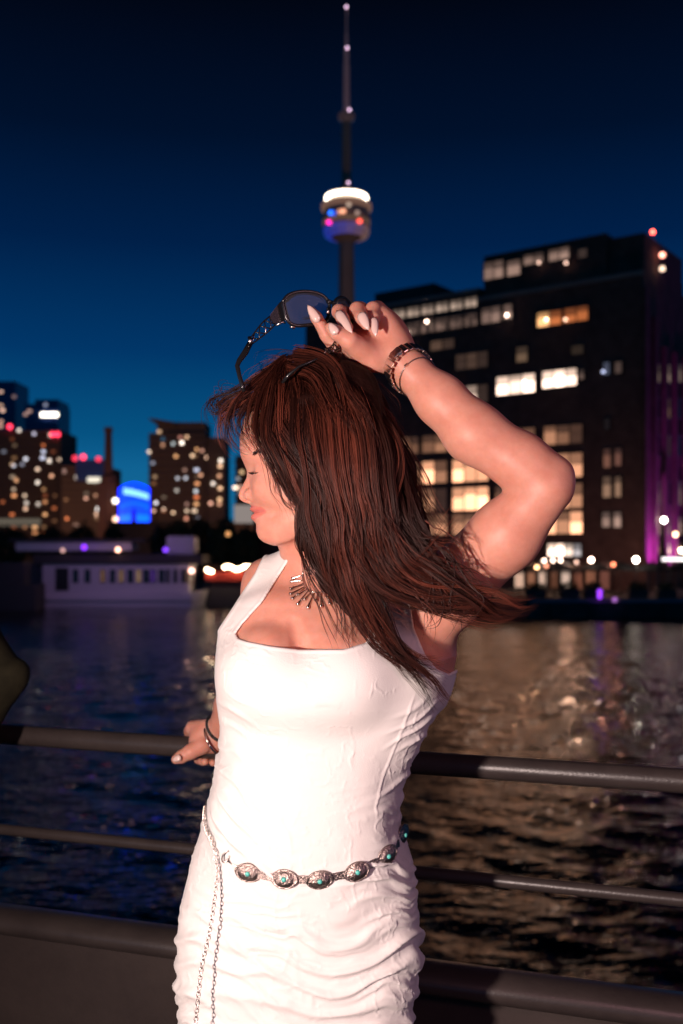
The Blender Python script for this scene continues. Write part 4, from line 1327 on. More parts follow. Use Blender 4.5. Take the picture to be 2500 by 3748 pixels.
# trunk behind the dress is cut open at the hip, where the legs of the same body take over
legs = Field()
for s, xh in ((-1, -.132), (1, .010)):
    legs.adds([cone((xh, 1.475, CZ - .62), (xh - .01, 1.46, CZ - .93), .083, .056),
               cone((xh - .01, 1.46, CZ - .93), (xh - .015, 1.50, DECK + .09), .054, .034),
               cone((xh - .015, 1.50, DECK + .085), (xh - .04, 1.40, DECK + .045), .036, .032),
               cone((xh - .04, 1.40, DECK + .04), (xh - .055, 1.31, DECK + .022), .030, .018)], .02)
VL_, QL = legs.mesh((-.30, 1.22, DECK - .02), (.28, 1.62, CZ - .52), .006)
print('body', len(VB), 'legs', len(VL_), time.time() - T0)
VB = relax(VB, QB, 2, .5)
Uh, Vh, Wh_ = head_uvw(VB)
Ah = np.abs(Wh_)
tap = np.clip(1 - (Ah / 76) ** 2, 0, 1)
lvm = 1878 - 9 * np.clip(Ah / 74, 0, 1) ** 1.6
Vn = 1878 + (Vh - lvm) / (.30 + .70 * np.maximum(tap, .02))
lip = sstep(1846, 1852, Vn) * (1 - sstep(1905, 1912, Vn)) * sstep(0, .12, tap) * (Uh < 985) * (Uh > 880)
scalp = ellipsoid((1160, 1600, 0), (240, 200, 200))(np.stack([Uh, Vh, Wh_], 1)) * 0
V_all = np.concatenate([VB, VL_]); Q_all = np.concatenate([QB, QL + len(VB)])
body_me = mesh_np('person', V_all, Q_all)
at_l = body_me.attributes.new('lip', 'FLOAT', 'POINT')
at_l.data.foreach_set('value', np.concatenate([lip, np.zeros(len(VL_))]).astype(np.float32))

skin = mat('skin', (.60, .31, .215), .48, spec=.38)
_b = skin.node_tree.nodes['Principled BSDF']
_b.inputs['Subsurface Weight'].default_value = .55
_b.inputs['Subsurface Radius'].default_value = (1.0, .32, .16)
_b.inputs['Subsurface Scale'].default_value = .016
_n = noise_color(skin, 34, (.60, .255, .182), (.70, .335, .25), 5, .65, .3, .7)
_t = skin.node_tree
_at = _t.nodes.new('ShaderNodeAttribute'); _at.attribute_name = 'lip'
_mx = _t.nodes.new('ShaderNodeMix'); _mx.data_type = 'RGBA'
_rampout = [l for l in _t.links if l.to_socket == _b.inputs['Base Color']][0].from_socket
_t.links.new(_at.outputs['Fac'], _mx.inputs['Factor'])
_t.links.new(_rampout, _mx.inputs[6])
_mx.inputs[7].default_value = (.60, .185, .15, 1)
_t.links.new(_mx.outputs[2], _b.inputs['Base Color'])
_mr = _t.nodes.new('ShaderNodeMapRange')
_mr.inputs['To Min'].default_value = .48; _mr.inputs['To Max'].default_value = .32
_t.links.new(_at.outputs['Fac'], _mr.inputs['Value'])
_t.links.new(_mr.outputs[0], _b.inputs['Roughness'])
bump(skin, 330, .22, .0008, 5)

fill_holes(body_me)
person = link('person', body_me, skin)
tag(person, 'young woman in a fitted white dress with long windblown hair, lifting sunglasses above her head', 'person')
bvh_body = BVHTree.FromPolygons([tuple(v) for v in V_all], [tuple(q) for q in Q_all])

# ---- dress
POLY = np.array([(1085, 1990), (1072, 2030), (960, 2205), (888, 2285), (864, 2318), (872, 2336), (905, 2347), (990, 2364), (1100, 2377), (1260, 2376),
                 (1340, 2352), (1372, 2250), (1392, 2120), (1400, 2020), (1500, 2020), (1502, 2210), (1516, 2300), (1556, 2395), (1598, 2448),
                 (1640, 2466), (1690, 2440), (1800, 2420), (1850, 3000), (1850, 4240), (300, 4240), (300, 2500), (700, 2380), (800, 2300), (838, 2244),
                 (880, 2178), (932, 2100), (986, 1990)], float)
def poly_sd(u, v):
    out = np.full(len(u), 1e9); ins = np.zeros(len(u), bool)
    n = len(POLY)
    for i in range(n):
        ax_, ay = POLY[i]; bx, by = POLY[(i + 1) % n]
        ex, ey = bx - ax_, by - ay
        t = np.clip(((u - ax_) * ex + (v - ay) * ey) / (ex * ex + ey * ey), 0, 1)
        out = np.minimum(out, (u - ax_ - t * ex) ** 2 + (v - ay - t * ey) ** 2)
        c = (ay > v) != (by > v)
        with np.errstate(divide='ignore', invalid='ignore'):
            xi = ax_ + (v - ay) * ex / (ey if ey else 1e-9)
        ins ^= c & (u < xi)
    return np.sqrt(out) * np.where(ins, -1, 1)

def dress_cut(P, D):
    D = D - .0035
    yy = np.minimum(P[:, 1], 1.51)
    u = 1250 + P[:, 0] * F / yy
    v = VH - (P[:, 2] - CZ) * F / yy
    g = np.full(len(P), -1.0)
    m = (v < 2560) | (v > 4100)
    if m.any():
        g[m] = poly_sd(u[m], v[m]) * 1.42 / F
    return smax(D, g, .0012)

dress_f = Field()
add_trunk(dress_f)
add_upper_arm(dress_f)
dress_f.add(pe(1125, 2520, 1.394, 215, 128, .066), .04)     # the cloth spans from breast to breast
dress_f.post(dress_cut)
VD, QD = dress_f.mesh((-.32, 1.27, CZ - .90), (.22, 1.64, CZ + .02), .0021)
print('dress', len(VD), time.time() - T0)
VD = relax(VD, QD, 2, .5)
ND = vnormals(VD, QD)
ud = 1250 + VD[:, 0] * F / VD[:, 1]
vd = VH - (VD[:, 2] - CZ) * F / VD[:, 1]
uc = np.interp(vd, TR[:, 0], (TR[:, 1] + TR[:, 2]) / 2)
wd = np.interp(vd, TR[:, 0], (TR[:, 2] - TR[:, 1]) / 2)
sd = (ud - uc) / wd                                         # -1 at the left silhouette, 1 at the right
def fold(phase, sharp=2.0):
    s = .5 + .5 * np.sin(phase)
    return s ** sharp
n1 = vnoise(VD * 9.0 + 3); n2 = vnoise(VD * 21.0 + 9); n3 = vnoise(VD * 48.0)
# gathers: across the hips, sagging in the middle, fanning down from the left side seam
sag = 60 * (1 - sd ** 2)
ph = (vd - sag + 60 * n1 + 26 * n2) / 88 * 2 * math.pi
amp_h = sstep(3300, 3440, vd) * (.6 + .4 * sstep(-.2, .6, sd)) * (.78 + .35 * vnoise(VD * 6 + 40))
phr = (vd + 90 * (sd - .4) + 40 * n1 + 22 * n2 + 8 * n3) / 66 * 2 * math.pi
amp_r = sstep(.15, .75, sd) * sstep(2850, 3060, vd)
phl = (vd - 330 * (sd + 1) + 46 * n1 + 24 * n2 + 8 * n3) / 92 * 2 * math.pi
amp_l = sstep(.05, -.45, sd) * sstep(2760, 3000, vd)
phw = (vd + 140 * np.abs(sd) + 80 * n1 + 30 * n2) / 72 * 2 * math.pi
amp_w = sstep(.55, .95, np.abs(sd)) * sstep(2480, 2700, vd) * (1 - sstep(3000, 3100, vd))
pat = np.clip(.55 + .9 * vnoise(VD * np.array([13, 13, 22]) + 17), 0, 1.2)
disp = .0105 * amp_h * fold(ph, 2.6) + .0052 * pat * amp_r * fold(phr, 3) + .0056 * pat * amp_l * fold(phl, 3) + .0042 * pat * amp_w * fold(phw, 3)
# the crinkle of the cloth: thin raised creases, branching
ridge = lambda n, w: np.clip(1 - np.abs(n) / w, 0, 1) ** 1.5
warp = VD + .014 * np.stack([n1, n2, vnoise(VD * 17 + 70)], 1)
warp = warp + .006 * np.stack([n3, vnoise(VD * 55 + 20), vnoise(VD * 51 + 90)], 1)
cr = ridge(vnoise(warp * np.array([34, 34, 62]) + 11), .10) * np.clip(vnoise(VD * 26 + 5) * 1.6 + .1, 0, 1)
cr2 = ridge(vnoise(warp * np.array([80, 80, 60]) + 31), .15) * np.clip(vnoise(VD * 31 + 55) * 1.6 + .1, 0, 1)
phf = (vd - .8 * sag + 50 * n1 + 30 * n2 + 14 * n3) / 39 * 2 * math.pi
disp += .0020 * np.clip(vnoise(VD * np.array([11, 11, 20]) + 77) * 1.6 + .35, 0, 1) * sstep(3000, 3250, vd) * fold(phf, 4)
cr3 = ridge(vnoise(warp * np.array([30, 30, 105]) + 51), .15) * np.clip(vnoise(VD * 23 + 15) * 1.7 + .25, 0, 1)
seam = np.exp(-((sd - .80 - .03 * n1) / .013) ** 2) * sstep(2520, 2600, vd) * (1 - sstep(2950, 3020, vd))
disp += .0010 * cr3 * sstep(2420, 2600, vd) + .0013 * seam + .0013 * cr + .0011 * cr2 + .0007 * n3 * sstep(2900, 3100, vd)
gd = -poly_sd(1250 + VD[:, 0] * F / np.minimum(VD[:, 1], 1.51), VH - (VD[:, 2] - CZ) * F / np.minimum(VD[:, 1], 1.51))
edge = sstep(4, 26, gd)
disp *= edge
disp += .0010 * sstep(16, 9, gd) * sstep(1, 5, gd)           # stitched hem along the neckline
VD = VD + ND * disp[:, None]
dress_me = mesh_np('dress', VD, QD)
cloth = mat('white_cloth', (.80, .765, .74), .78, spec=.25)
cloth.node_tree.nodes['Principled BSDF'].inputs['Sheen Weight'].default_value = .12
bump(cloth, 620, .40, .0008, 4)
fill_holes(dress_me)
dress = child('dress', dress_me, cloth, person)
bvh_dress = BVHTree.FromPolygons([tuple(v) for v in VD], [tuple(q) for q in QD])

def ray(bvh, u, v, off=0.0):
    o = Vector((0, 0, CZ))
    d = (Vector(at(u, v, 1.0)) - o).normalized()
    p, n, i, dist = bvh.ray_cast(o, d)
    if p is None:
        p = Vector(at(u, v, 1.47)); n = Vector((0, -1, 0))
    if n.dot(d) > 0:
        n = -n
    return p + n * off, n

# ---- hair
hair_m = mat('brown_hair', (.034, .0105, .0070), .42, spec=.22)
_t = hair_m.node_tree
_hi = _t.nodes.new('ShaderNodeAttribute'); _hi.attribute_name = 'tone'; _hr = _t.nodes.new('ShaderNodeValToRGB')
_hr.color_ramp.elements[0].color = (.013, .0040, .0029, 1); _hr.color_ramp.elements[1].color = (.165, .040, .023, 1)
_m = _hr.color_ramp.elements.new(.55); _m.color = (.038, .0098, .0062, 1)
_t.links.new(_hi.outputs['Fac'], _hr.inputs[0]); _t.links.new(_hr.outputs[0], _t.nodes['Principled BSDF'].inputs['Base Color'])
hair_dark = mat('dark_hair', (.016, .0048, .0034), .7, spec=.08)  # darker brown for the hair mass and the passenger's hair
bump(hair_dark, 160, .6, .003, 2)

hm = Field()
def hcap(P):
    U, V, W = head_uvw(P)
    Q = np.stack([U, V, W], 1)
    d = ellipsoid((1152, 1622, 0), (244, 246, 184))(Q)
    # open over the face: everything in front of a line from the hairline down past the temple
    line = np.interp(V, [1300, 1420, 1500, 1600, 1700, 1800, 1900], [960, 935, 930, 965, 1005, 1045, 1090])
    d = smax(d, (line - U), 14)
    d = smax(d, V - 1860, 14)
    return d * PX
hm.add(hcap, .01)
for c in (((1130, 1500, 1.375, 84), (1160, 1760, 1.365, 92), (1195, 1950, 1.375, 92), (1235, 2110, 1.378, 60), (1290, 2230, 1.372, 30)),
          ((1260, 1450, 1.40, 130), (1330, 1700, 1.385, 124), (1370, 1900, 1.388, 118), (1420, 2030, 1.385, 84), (1500, 2105, 1.376, 36)),
          ((1340, 1490, 1.45, 80), (1440, 1720, 1.42, 68), (1490, 1900, 1.405, 62), (1545, 2010, 1.39, 42)),
          ((1290, 2060, 1.39, 80), (1350, 2150, 1.385, 40))):
    hm.adds(chain(*c), .02)
VHm, QHm = hm.mesh((-.16, 1.28, CZ - .20), (.20, 1.62, CZ + .30), .0042)
NH = vnormals(VHm, QHm)
VHm = VHm + NH * (.003 * vnoise(VHm * np.array([90, 90, 14])) )[:, None]
hair = child('hair', mesh_np('hair', VHm, QHm), hair_dark, person)

def catmull(P, n):
    P = np.asarray(P, float)
    P = np.concatenate([[2 * P[0] - P[1]], P, [2 * P[-1] - P[-2]]])
    m = len(P) - 3
    t = np.linspace(0, m - 1e-6, n)
    i = t.astype(int); f = (t - i)[:, None]
    p0, p1, p2, p3 = P[i], P[i + 1], P[i + 2], P[i + 3]
    return .5 * ((2 * p1) + (-p0 + p2) * f + (2 * p0 - 5 * p1 + 4 * p2 - p3) * f ** 2 + (-p0 + 3 * p1 - 3 * p2 + p3) * f ** 3)

strands, radii, tones, wts, loff = [], [], [], [], []
def lock(pts, count, w, dw=.010, clump=14, rad=.00029, wave=15.0, n=26, loose=.0, jit=18.0, short=.45):
    """count strands along a guide (u, v, depth); w = width in photo pixels at root / middle / tip."""
    G = catmull([at(*p) for p in pts], n)
    t = np.linspace(0, 1, n)
    T = np.gradient(G, axis=0); T /= np.linalg.norm(T, axis=1)[:, None]
    yv = np.array([0, 1.0, 0])
    S = np.cross(T, yv); S /= np.linalg.norm(S, axis=1)[:, None] + 1e-9
    Nn = np.cross(S, T)
    wid = np.interp(t, [0, .5, 1], w) * 1.4 / F
    nc = max(1, int(count * 1.35) // clump)
    lt = rng.random()
    for c in range(nc):
        a0, b0 = rng.uniform(-1, 1), rng.uniform(-1, 1)
        ph0, fr0 = rng.uniform(0, 6.28), rng.uniform(.6, 1.6)
        am = rng.uniform(.3, 1) * wave * 1.4 / F
        kk = len(pts); ct = rng.random()
        J = catmull(np.cumsum(rng.normal(0, 1, (kk, 3)), axis=0) / math.sqrt(kk) * np.array([jit * 1.4 / F, .0022, jit * 1.4 / F]) * np.linspace(.2, 1.4, kk)[:, None], n)
        for s in range(clump):
            a = a0 + rng.normal(0, .10); b = b0 + rng.normal(0, .16)
            a = a + (a0 - a) * t ** 1.5 * .5
            L = 1 - (1 - short) * rng.random() ** 1.3
            wob = am * np.sin(ph0 + fr0 * t * 6.28) * t + loose * rng.normal(0, 1) * t ** 2
            p = G + J + S * (a * wid + wob)[:, None] + Nn * (b * dw * np.interp(t, [0, .3, 1], [.6, 1, .8]))[:, None]
            k = max(6, int(n * L))
            strands.append(p[:k]); wts.append(t[:k]); loff.append(np.full(k, lt))
            tones.append(np.clip(.10 + .50 * lt + .46 * ct ** 1.5 + rng.normal(0, .07), 0, 1))
            r = rad * rng.uniform(.6, 1.25)
            tt = np.linspace(0, 1, k)
            radii.append(r * np.clip(1.15 - tt ** 3, .15, 1))

# over the temple and the cheek, tucked back below the ear
lock([(1085, 1345, 1.42), (1010, 1440, 1.375), (985, 1560, 1.350), (1000, 1680, 1.345), (1045, 1780, 1.346), (1095, 1832, 1.348), (1145, 1848, 1.352)], 420, (60, 28, 14), .008, jit=7)
lock([(1090, 1345, 1.42), (1050, 1450, 1.365), (1030, 1570, 1.348), (1045, 1690, 1.342), (1090, 1790, 1.344), (1150, 1880, 1.350), (1190, 1980, 1.352)], 460, (70, 36, 24), .008, jit=9)
lock([(1100, 1340, 1.42), (1090, 1450, 1.362), (1085, 1570, 1.345), (1110, 1700, 1.340), (1150, 1830, 1.342), (1196, 1960, 1.347), (1235, 2080, 1.352)], 520, (80, 46, 32), .008, jit=12)
lock([(1075, 1350, 1.42), (970, 1450, 1.385), (942, 1540, 1.372), (950, 1610, 1.366), (985, 1690, 1.360), (1030, 1760, 1.356), (1060, 1800, 1.354)], 66, (50, 24, 10), .006, clump=6, loose=.004)
# fringe blown forward over the brow, ending in curls
lock([(1090, 1345, 1.425), (980, 1420, 1.40), (890, 1470, 1.395), (825, 1520, 1.395), (822, 1580, 1.395), (860, 1630, 1.395), (880, 1640, 1.395)], 42, (60, 34, 20), .014, clump=6, loose=.006, rad=.00034)
lock([(1090, 1345, 1.425), (960, 1430, 1.39), (870, 1490, 1.385), (845, 1550, 1.385), (870, 1610, 1.385), (890, 1630, 1.385)], 42, (60, 34, 22), .014, clump=6, loose=.005, rad=.00034)
lock([(1080, 1350, 1.42), (950, 1455, 1.385), (895, 1530, 1.375), (893, 1600, 1.375), (925, 1660, 1.372), (940, 1680, 1.368)], 36, (60, 32, 18), .010, clump=6, loose=.004, rad=.00034)
lock([(1060, 1360, 1.43), (960, 1410, 1.42), (880, 1440, 1.42), (815, 1475, 1.42), (800, 1540, 1.42), (830, 1590, 1.42)], 54, (50, 30, 22), .014, clump=6, loose=.006, rad=.00034)
lock([(1000, 1400, 1.43), (900, 1450, 1.42), (840, 1470, 1.42), (800, 1500, 1.42), (790, 1475, 1.42), (812, 1448, 1.42), (850, 1455, 1.42), (868, 1480, 1.42)], 40, (34, 22, 10), .012, clump=4, loose=.003)
lock([(1010, 1400, 1.45), (920, 1445, 1.44), (850, 1480, 1.44), (812, 1470, 1.44), (822, 1425, 1.44), (862, 1428, 1.44), (872, 1462, 1.44)], 16, (30, 22, 14), .012, clump=2, rad=.0003)
# crown
lock([(1085, 1345, 1.43), (1010, 1385, 1.46), (930, 1440, 1.47), (880, 1490, 1.46), (850, 1560, 1.45)], 150, (60, 50, 40), .03, loose=.003)
lock([(1060, 1345, 1.41), (1150, 1370, 1.375), (1220, 1440, 1.350), (1275, 1540, 1.336), (1310, 1690, 1.330)], 420, (70, 70, 70), .012)
lock([(1100, 1330, 1.45), (1190, 1365, 1.43), (1270, 1440, 1.42), (1340, 1560, 1.41), (1410, 1710, 1.40)], 400, (60, 60, 60), .02)
# side
lock([(1095, 1345, 1.415), (1108, 1440, 1.365), (1116, 1560, 1.342), (1140, 1700, 1.336), (1175, 1850, 1.338), (1200, 1980, 1.344)], 520, (60, 56, 40), .010)
lock([(1110, 1335, 1.41), (1135, 1460, 1.360), (1150, 1620, 1.335), (1180, 1800, 1.330), (1215, 1950, 1.334), (1260, 2100, 1.342), (1310, 2230, 1.350)], 760, (80, 62, 46), .010)
lock([(1130, 1330, 1.41), (1190, 1460, 1.355), (1215, 1620, 1.330), (1240, 1800, 1.326), (1270, 1960, 1.330), (1310, 2110, 1.338), (1370, 2260, 1.346), (1440, 2390, 1.352)], 680, (80, 60, 22), .010, short=.35)
lock([(1150, 1350, 1.41), (1240, 1470, 1.358), (1290, 1620, 1.332), (1310, 1800, 1.326), (1340, 1960, 1.330), (1380, 2090, 1.336), (1440, 2190, 1.342), (1530, 2230, 1.348)], 760, (80, 62, 30), .010, short=.3)
lock([(1160, 1355, 1.42), (1265, 1480, 1.375), (1345, 1620, 1.348), (1385, 1800, 1.338), (1420, 1940, 1.336), (1470, 2060, 1.338), (1560, 2130, 1.342), (1680, 2190, 1.346)], 560, (80, 58, 22), .012, short=.25)
lock([(1170, 1360, 1.43), (1290, 1490, 1.40), (1390, 1620, 1.375), (1450, 1800, 1.362), (1500, 1930, 1.356), (1550, 2040, 1.352), (1640, 2120, 1.350), (1760, 2200, 1.350)], 460, (70, 54, 16), .014, short=.25)
lock([(1180, 1365, 1.45), (1320, 1500, 1.43), (1430, 1650, 1.41), (1500, 1800, 1.40), (1555, 1920, 1.39), (1610, 2000, 1.38)], 330, (60, 54, 34), .016, loose=.007, short=.3)
# swept back over the ear in the wind, then falling
for k in range(3):
    o = 34 * k
    lock([(965 + o, 1430 - 20 * k, 1.385), (1010 + o, 1560, 1.345), (1090 + o, 1680, 1.333), (1165 + o, 1795, 1.328), (1205 + o, 1930, 1.330), (1225 + o, 2070, 1.338), (1270 + o, 2200, 1.346)], 120, (26, 20, 20), .006, clump=6, rad=.00046)
lock([(1300, 1480, 1.385), (1420, 1570, 1.365), (1460, 1690, 1.352), (1430, 1810, 1.342), (1425, 1930, 1.334), (1480, 2040, 1.332), (1580, 2110, 1.334)], 140, (26, 22, 18), .006, clump=7)
lock([(1280, 1450, 1.385), (1350, 1590, 1.352), (1340, 1720, 1.334), (1300, 1850, 1.324), (1310, 1980, 1.326), (1380, 2090, 1.330), (1490, 2150, 1.334)], 140, (26, 24, 18), .006, clump=7)
lock([(1230, 1440, 1.372), (1250, 1580, 1.338), (1290, 1720, 1.326), (1370, 1850, 1.326), (1450, 1960, 1.330), (1530, 2070, 1.332), (1650, 2160, 1.334)], 140, (26, 24, 18), .006, clump=7)
lock([(975, 1440, 1.385), (950, 1560, 1.368), (968, 1680, 1.36), (1005, 1780, 1.355), (1050, 1850, 1.352), (1060, 1930, 1.35)], 10, (30, 22, 16), .006, clump=2, rad=.00026, jit=10)
# the long ends: down the chest, and out to the side in the wind
lock([(1180, 1960, 1.345), (1230, 2080, 1.346), (1290, 2200, 1.350), (1370, 2310, 1.352), (1450, 2400, 1.356), (1530, 2470, 1.362), (1590, 2520, 1.368)], 130, (60, 44, 24), .008, loose=.003)
lock([(1260, 1980, 1.340), (1310, 2120, 1.344), (1380, 2260, 1.350), (1450, 2380, 1.354), (1500, 2470, 1.360), (1560, 2550, 1.366), (1605, 2590, 1.37)], 150, (60, 36, 14), .008, loose=.003)
lock([(1220, 2000, 1.345), (1280, 2150, 1.348), (1350, 2280, 1.352), (1420, 2370, 1.356), (1500, 2430, 1.362), (1570, 2448, 1.368), (1640, 2440, 1.372)], 110, (60, 40, 26), .008, loose=.003)
lock([(1330, 2020, 1.336), (1400, 2120, 1.338), (1490, 2170, 1.340), (1600, 2200, 1.340), (1720, 2225, 1.340), (1850, 2240, 1.342), (1940, 2235, 1.344)], 216, (70, 34, 9), .010, loose=.003, jit=12, short=.35)
lock([(1400, 2040, 1.338), (1480, 2120, 1.338), (1580, 2165, 1.336), (1690, 2170, 1.334), (1790, 2185, 1.334), (1880, 2215, 1.336), (1960, 2210, 1.338)], 180, (60, 30, 8), .010, loose=.003, jit=12, short=.35)
lock([(1480, 2010, 1.345), (1560, 2070, 1.340), (1640, 2130, 1.336), (1720, 2190, 1.334), (1810, 2240, 1.334), (1900, 2250, 1.336), (1975, 2220, 1.338)], 144, (50, 26, 8), .010, loose=.003, jit=12, short=.35)
lock([(1420, 2060, 1.34), (1520, 2180, 1.342), (1640, 2240, 1.342), (1760, 2268, 1.342), (1880, 2262, 1.344)], 60, (50, 26, 12), .010, clump=4, loose=.006)
lock([(1380, 2030, 1.336), (1480, 2060, 1.336), (1580, 1990, 1.338), (1650, 1930, 1.340), (1690, 1895, 1.342)], 16, (50, 30, 20), .008, clump=2, loose=.004, rad=.00034)
# loose wisps
for i in range(16):
    u0, v0 = rng.uniform(1480, 1640), rng.uniform(1960, 2080)
    lock([(u0, v0, 1.34), (u0 + rng.uniform(10, 70), v0 + rng.uniform(60, 120), 1.335), (u0 + rng.uniform(40, 110), v0 + rng.uniform(150, 230), 1.333), (u0 + rng.uniform(0, 80), v0 + rng.uniform(240, 330), 1.336)], 8, (16, 10, 5), .004, clump=4, rad=.00038)
for i in range(26):
    a = rng.uniform(-.4, 1.2)
    u0, v0 = 1190 + 230 * math.sin(a), 1590 - 265 * math.cos(a)
    lock([(1180, 1420, 1.42), (u0 - 10, v0 + 10, 1.42), (u0 + rng.uniform(20, 70), v0 + rng.uniform(10, 60), 1.42), (u0 + rng.uniform(30, 120), v0 + rng.uniform(60, 220), 1.41)], 3, (20, 14, 8), .01, clump=3, rad=.00026, loose=.004)
for i in range(9):
    u0 = rng.uniform(1085, 1165)
    lock([(u0, 1800, 1.342), (u0 + rng.uniform(-20, 10), 1900, 1.345), (u0 + rng.uniform(-30, 10), 1990, 1.35), (u0 + rng.uniform(-30, 60), 2080, 1.36), (u0 + rng.uniform(0, 120), 2180, 1.37)], 5, (14, 9, 5), .004, clump=5, rad=.00034)
lock([(1120, 1830, 1.342), (1105, 1920, 1.345), (1098, 2010, 1.35), (1120, 2110, 1.36), (1180, 2230, 1.352), (1240, 2330, 1.35), (1265, 2370, 1.35)], 40, (34, 18, 6), .006, clump=5)
lock([(1140, 1850, 1.342), (1130, 1960, 1.345), (1150, 2070, 1.352), (1200, 2180, 1.352), (1255, 2290, 1.35), (1300, 2380, 1.345)], 80, (34, 24, 8), .006, clump=8)
for i in range(10):
    lock([(1130, 1330, 1.43), (1050, 1300 + rng.uniform(-25, 20), 1.43), (960, 1330 + rng.uniform(-30, 30), 1.43), (930 + rng.uniform(-20, 30), 1400, 1.43)], 3, (20, 16, 12), .01, clump=3, rad=.00024, loose=.006)

# curls lifted by the wind along the right edge and over the arm, and flyaways round the crown
for i in range(30):
    u0, v0 = rng.uniform(1470, 1600), rng.uniform(1900, 2120)
    R_ = rng.uniform(22, 62); tw = rng.uniform(2.2, 4.6); dr_ = rng.uniform(60, 190); ph_ = rng.uniform(2.6, 4.2)
    P_ = []
    for q in range(9):
        t_ = q / 8
        P_.append((u0 + dr_ * t_ + R_ * t_ * math.cos(ph_ + tw * t_), v0 + 150 * t_ * rng.uniform(.9, 1.1) * (.3 + .7 * (i % 3) / 2) + R_ * t_ * math.sin(ph_ + tw * t_), 1.338 - .004 * t_))
    lock(P_, 8, (12, 7, 3), .003, clump=4, rad=.00034, jit=5, wave=2)
for i in range(26):
    a = rng.uniform(-.2, 1.35)
    rr_ = rng.uniform(250, 310)
    u0, v0 = 1170 + .92 * rr_ * math.sin(a), 1610 - rr_ * math.cos(a) * .95
    u1_, v1_ = 1170 + 1.02 * rr_ * math.sin(a + .5), 1610 - rr_ * math.cos(a + .5)
    lock([(1150 + 60 * math.sin(a), 1450, 1.41), (u0, v0, 1.415), (u1_, v1_, 1.41), (u1_ + rng.uniform(10, 60), v1_ + rng.uniform(60, 190), 1.40)], 3, (16, 12, 10), .008, clump=3, rad=.00026, jit=14)

def make_strands(name, S, R, material, parent, tone=None):
    cu = bpy.data.hair_curves.new(name)
    cu.add_curves([len(s) for s in S])
    cu.attributes['position'].data.foreach_set('vector', np.concatenate(S).astype(np.float32).ravel())
    ra = cu.attributes.get('radius') or cu.attributes.new('radius', 'FLOAT', 'POINT')
    ra.data.foreach_set('value', np.concatenate(R).astype(np.float32))
    if tone is not None:
        cu.attributes.new('tone', 'FLOAT', 'CURVE').data.foreach_set('value', np.asarray(tone, np.float32))
    cu.materials.append(material)
    o = bpy.data.objects.new(name, cu)
    COL.objects.link(o)
    o.parent = parent
    return o
# the whole head of hair waves in the wind: neighbouring strands together, each lock a little on its own
_P = np.concatenate(strands); _w = np.concatenate(wts); _l = np.concatenate(loff)[:, None]
_amp = (sstep(.12, .75, _w))[:, None]
_d = np.stack([vnoise(_P * np.array([9, 9, 13]) + 3 + _l * 3.1), .5 * vnoise(_P * np.array([12, 9, 14]) + 60 + _l * 4), .5 * vnoise(_P * np.array([10, 9, 12]) + 90 + _l * 3)], 1) * .0150
_d += np.stack([vnoise(_P * np.array([26, 20, 30]) + 7 + _l * 9), .5 * vnoise(_P * np.array([30, 20, 30]) + 33 + _l * 9), np.zeros(len(_P))], 1) * .0034
_P = _P + _d * _amp
_i = np.cumsum([len(q) for q in strands])[:-1]
strands = np.split(_P, _i)
st = make_strands('strands', strands, radii, hair_m, hair, tones)
st['kind'] = 'stuff'
print('strands', len(strands), time.time() - T0)

# ---- brow and lashes
hair_blk = mat('lash', (.012, .005, .004), .5)
bs, br = [], []
for i in range(95):
    t = rng.uniform(0, 1)
    u = 924 + 30 * t + rng.normal(0, 2); v = 1668 - 16 * math.sin(t * 2.4) + rng.normal(0, 3.5)
    p, n = ray(bvh_body, u, v, .0004)
    q, n = ray(bvh_body, u + 9, v - 7 + 6 * t, .0010)
    bs.append(np.array([p, (p + q) / 2 + n * .0004, q])); br.append(np.array([.00024, .00020, .00008]))
make_strands('eyebrow', bs, br, hair_blk, person)
bs, br = [], []
for i in range(60):
    w = -82 + rng.uniform(-30, 32)
    root = hp(974 - math.sqrt(max(36 ** 2 - (w + 82) ** 2, 0)) * .93, 1738, w)
    out = np.array([-1, (w + 82) / 40.0, 0]); out /= np.linalg.norm(out)
    L = rng.uniform(.007, .010)
    bs.append(np.array([root, root + out * L * .55 + np.array([0, 0, -.0014]), root + out * L + np.array([0, 0, .0008])]))
    br.append(np.array([.00028, .00022, .00008]))
make_strands('eyelash', bs, br, hair_blk, person)

# ---- fingernails
nail_m = mat('pale_nail', (.78, .56, .50), .16, spec=.6)
nail_m.node_tree.nodes['Principled BSDF'].inputs['Coat Weight'].default_value = .6
def nail(a, b, half, tip=.35):
    """Almond nail from a to b (world points), convex towards the lens."""
    a, b = Vector(a), Vector(b)
    t = (b - a); L = t.length; t.normalize()
    toward = (Vector((0, 0, CZ)) - (a + b) / 2).normalized()
    s = t.cross(toward).normalized(); n = s.cross(t)
    if n.dot(toward) < 0: n = -n
    V, Q = [], []
    NU_, NV_ = 9, 7
    for i in range(NU_):
        x = i / (NU_ - 1)
        w = half * (math.sqrt(max(0, 1 - ((.25 - x) / .25) ** 2)) if x < .25 else (1 - ((x - .25) / .75) ** 2.4) ** .8)
        w = max(w, half * .06)
        for j in range(NV_):
            y = j / (NV_ - 1) * 2 - 1
            V.append(a + t * (x * L) + s * (y * w) + n * (half * .42 * (1 - y * y) * (w / half) + .001 * math.sin(x * 3.14)))
    for i in range(NU_ - 1):
        for j in range(NV_ - 1):
            p = i * NV_ + j
            Q.append((p, p + 1, p + NV_ + 1, p + NV_))
    me = mesh_np('fingernail', [tuple(v) for v in V], Q)
    o = child('fingernail', me, nail_m, person)
    m = o.modifiers.new('thick', 'SOLIDIFY'); m.thickness = .0008
    return o
d_ = .0040
def at(u, v, d): return _at0(u, v, d - HS)
nail(at(1168, 1180, 1.473), at(1126, 1116, 1.476), .0066)
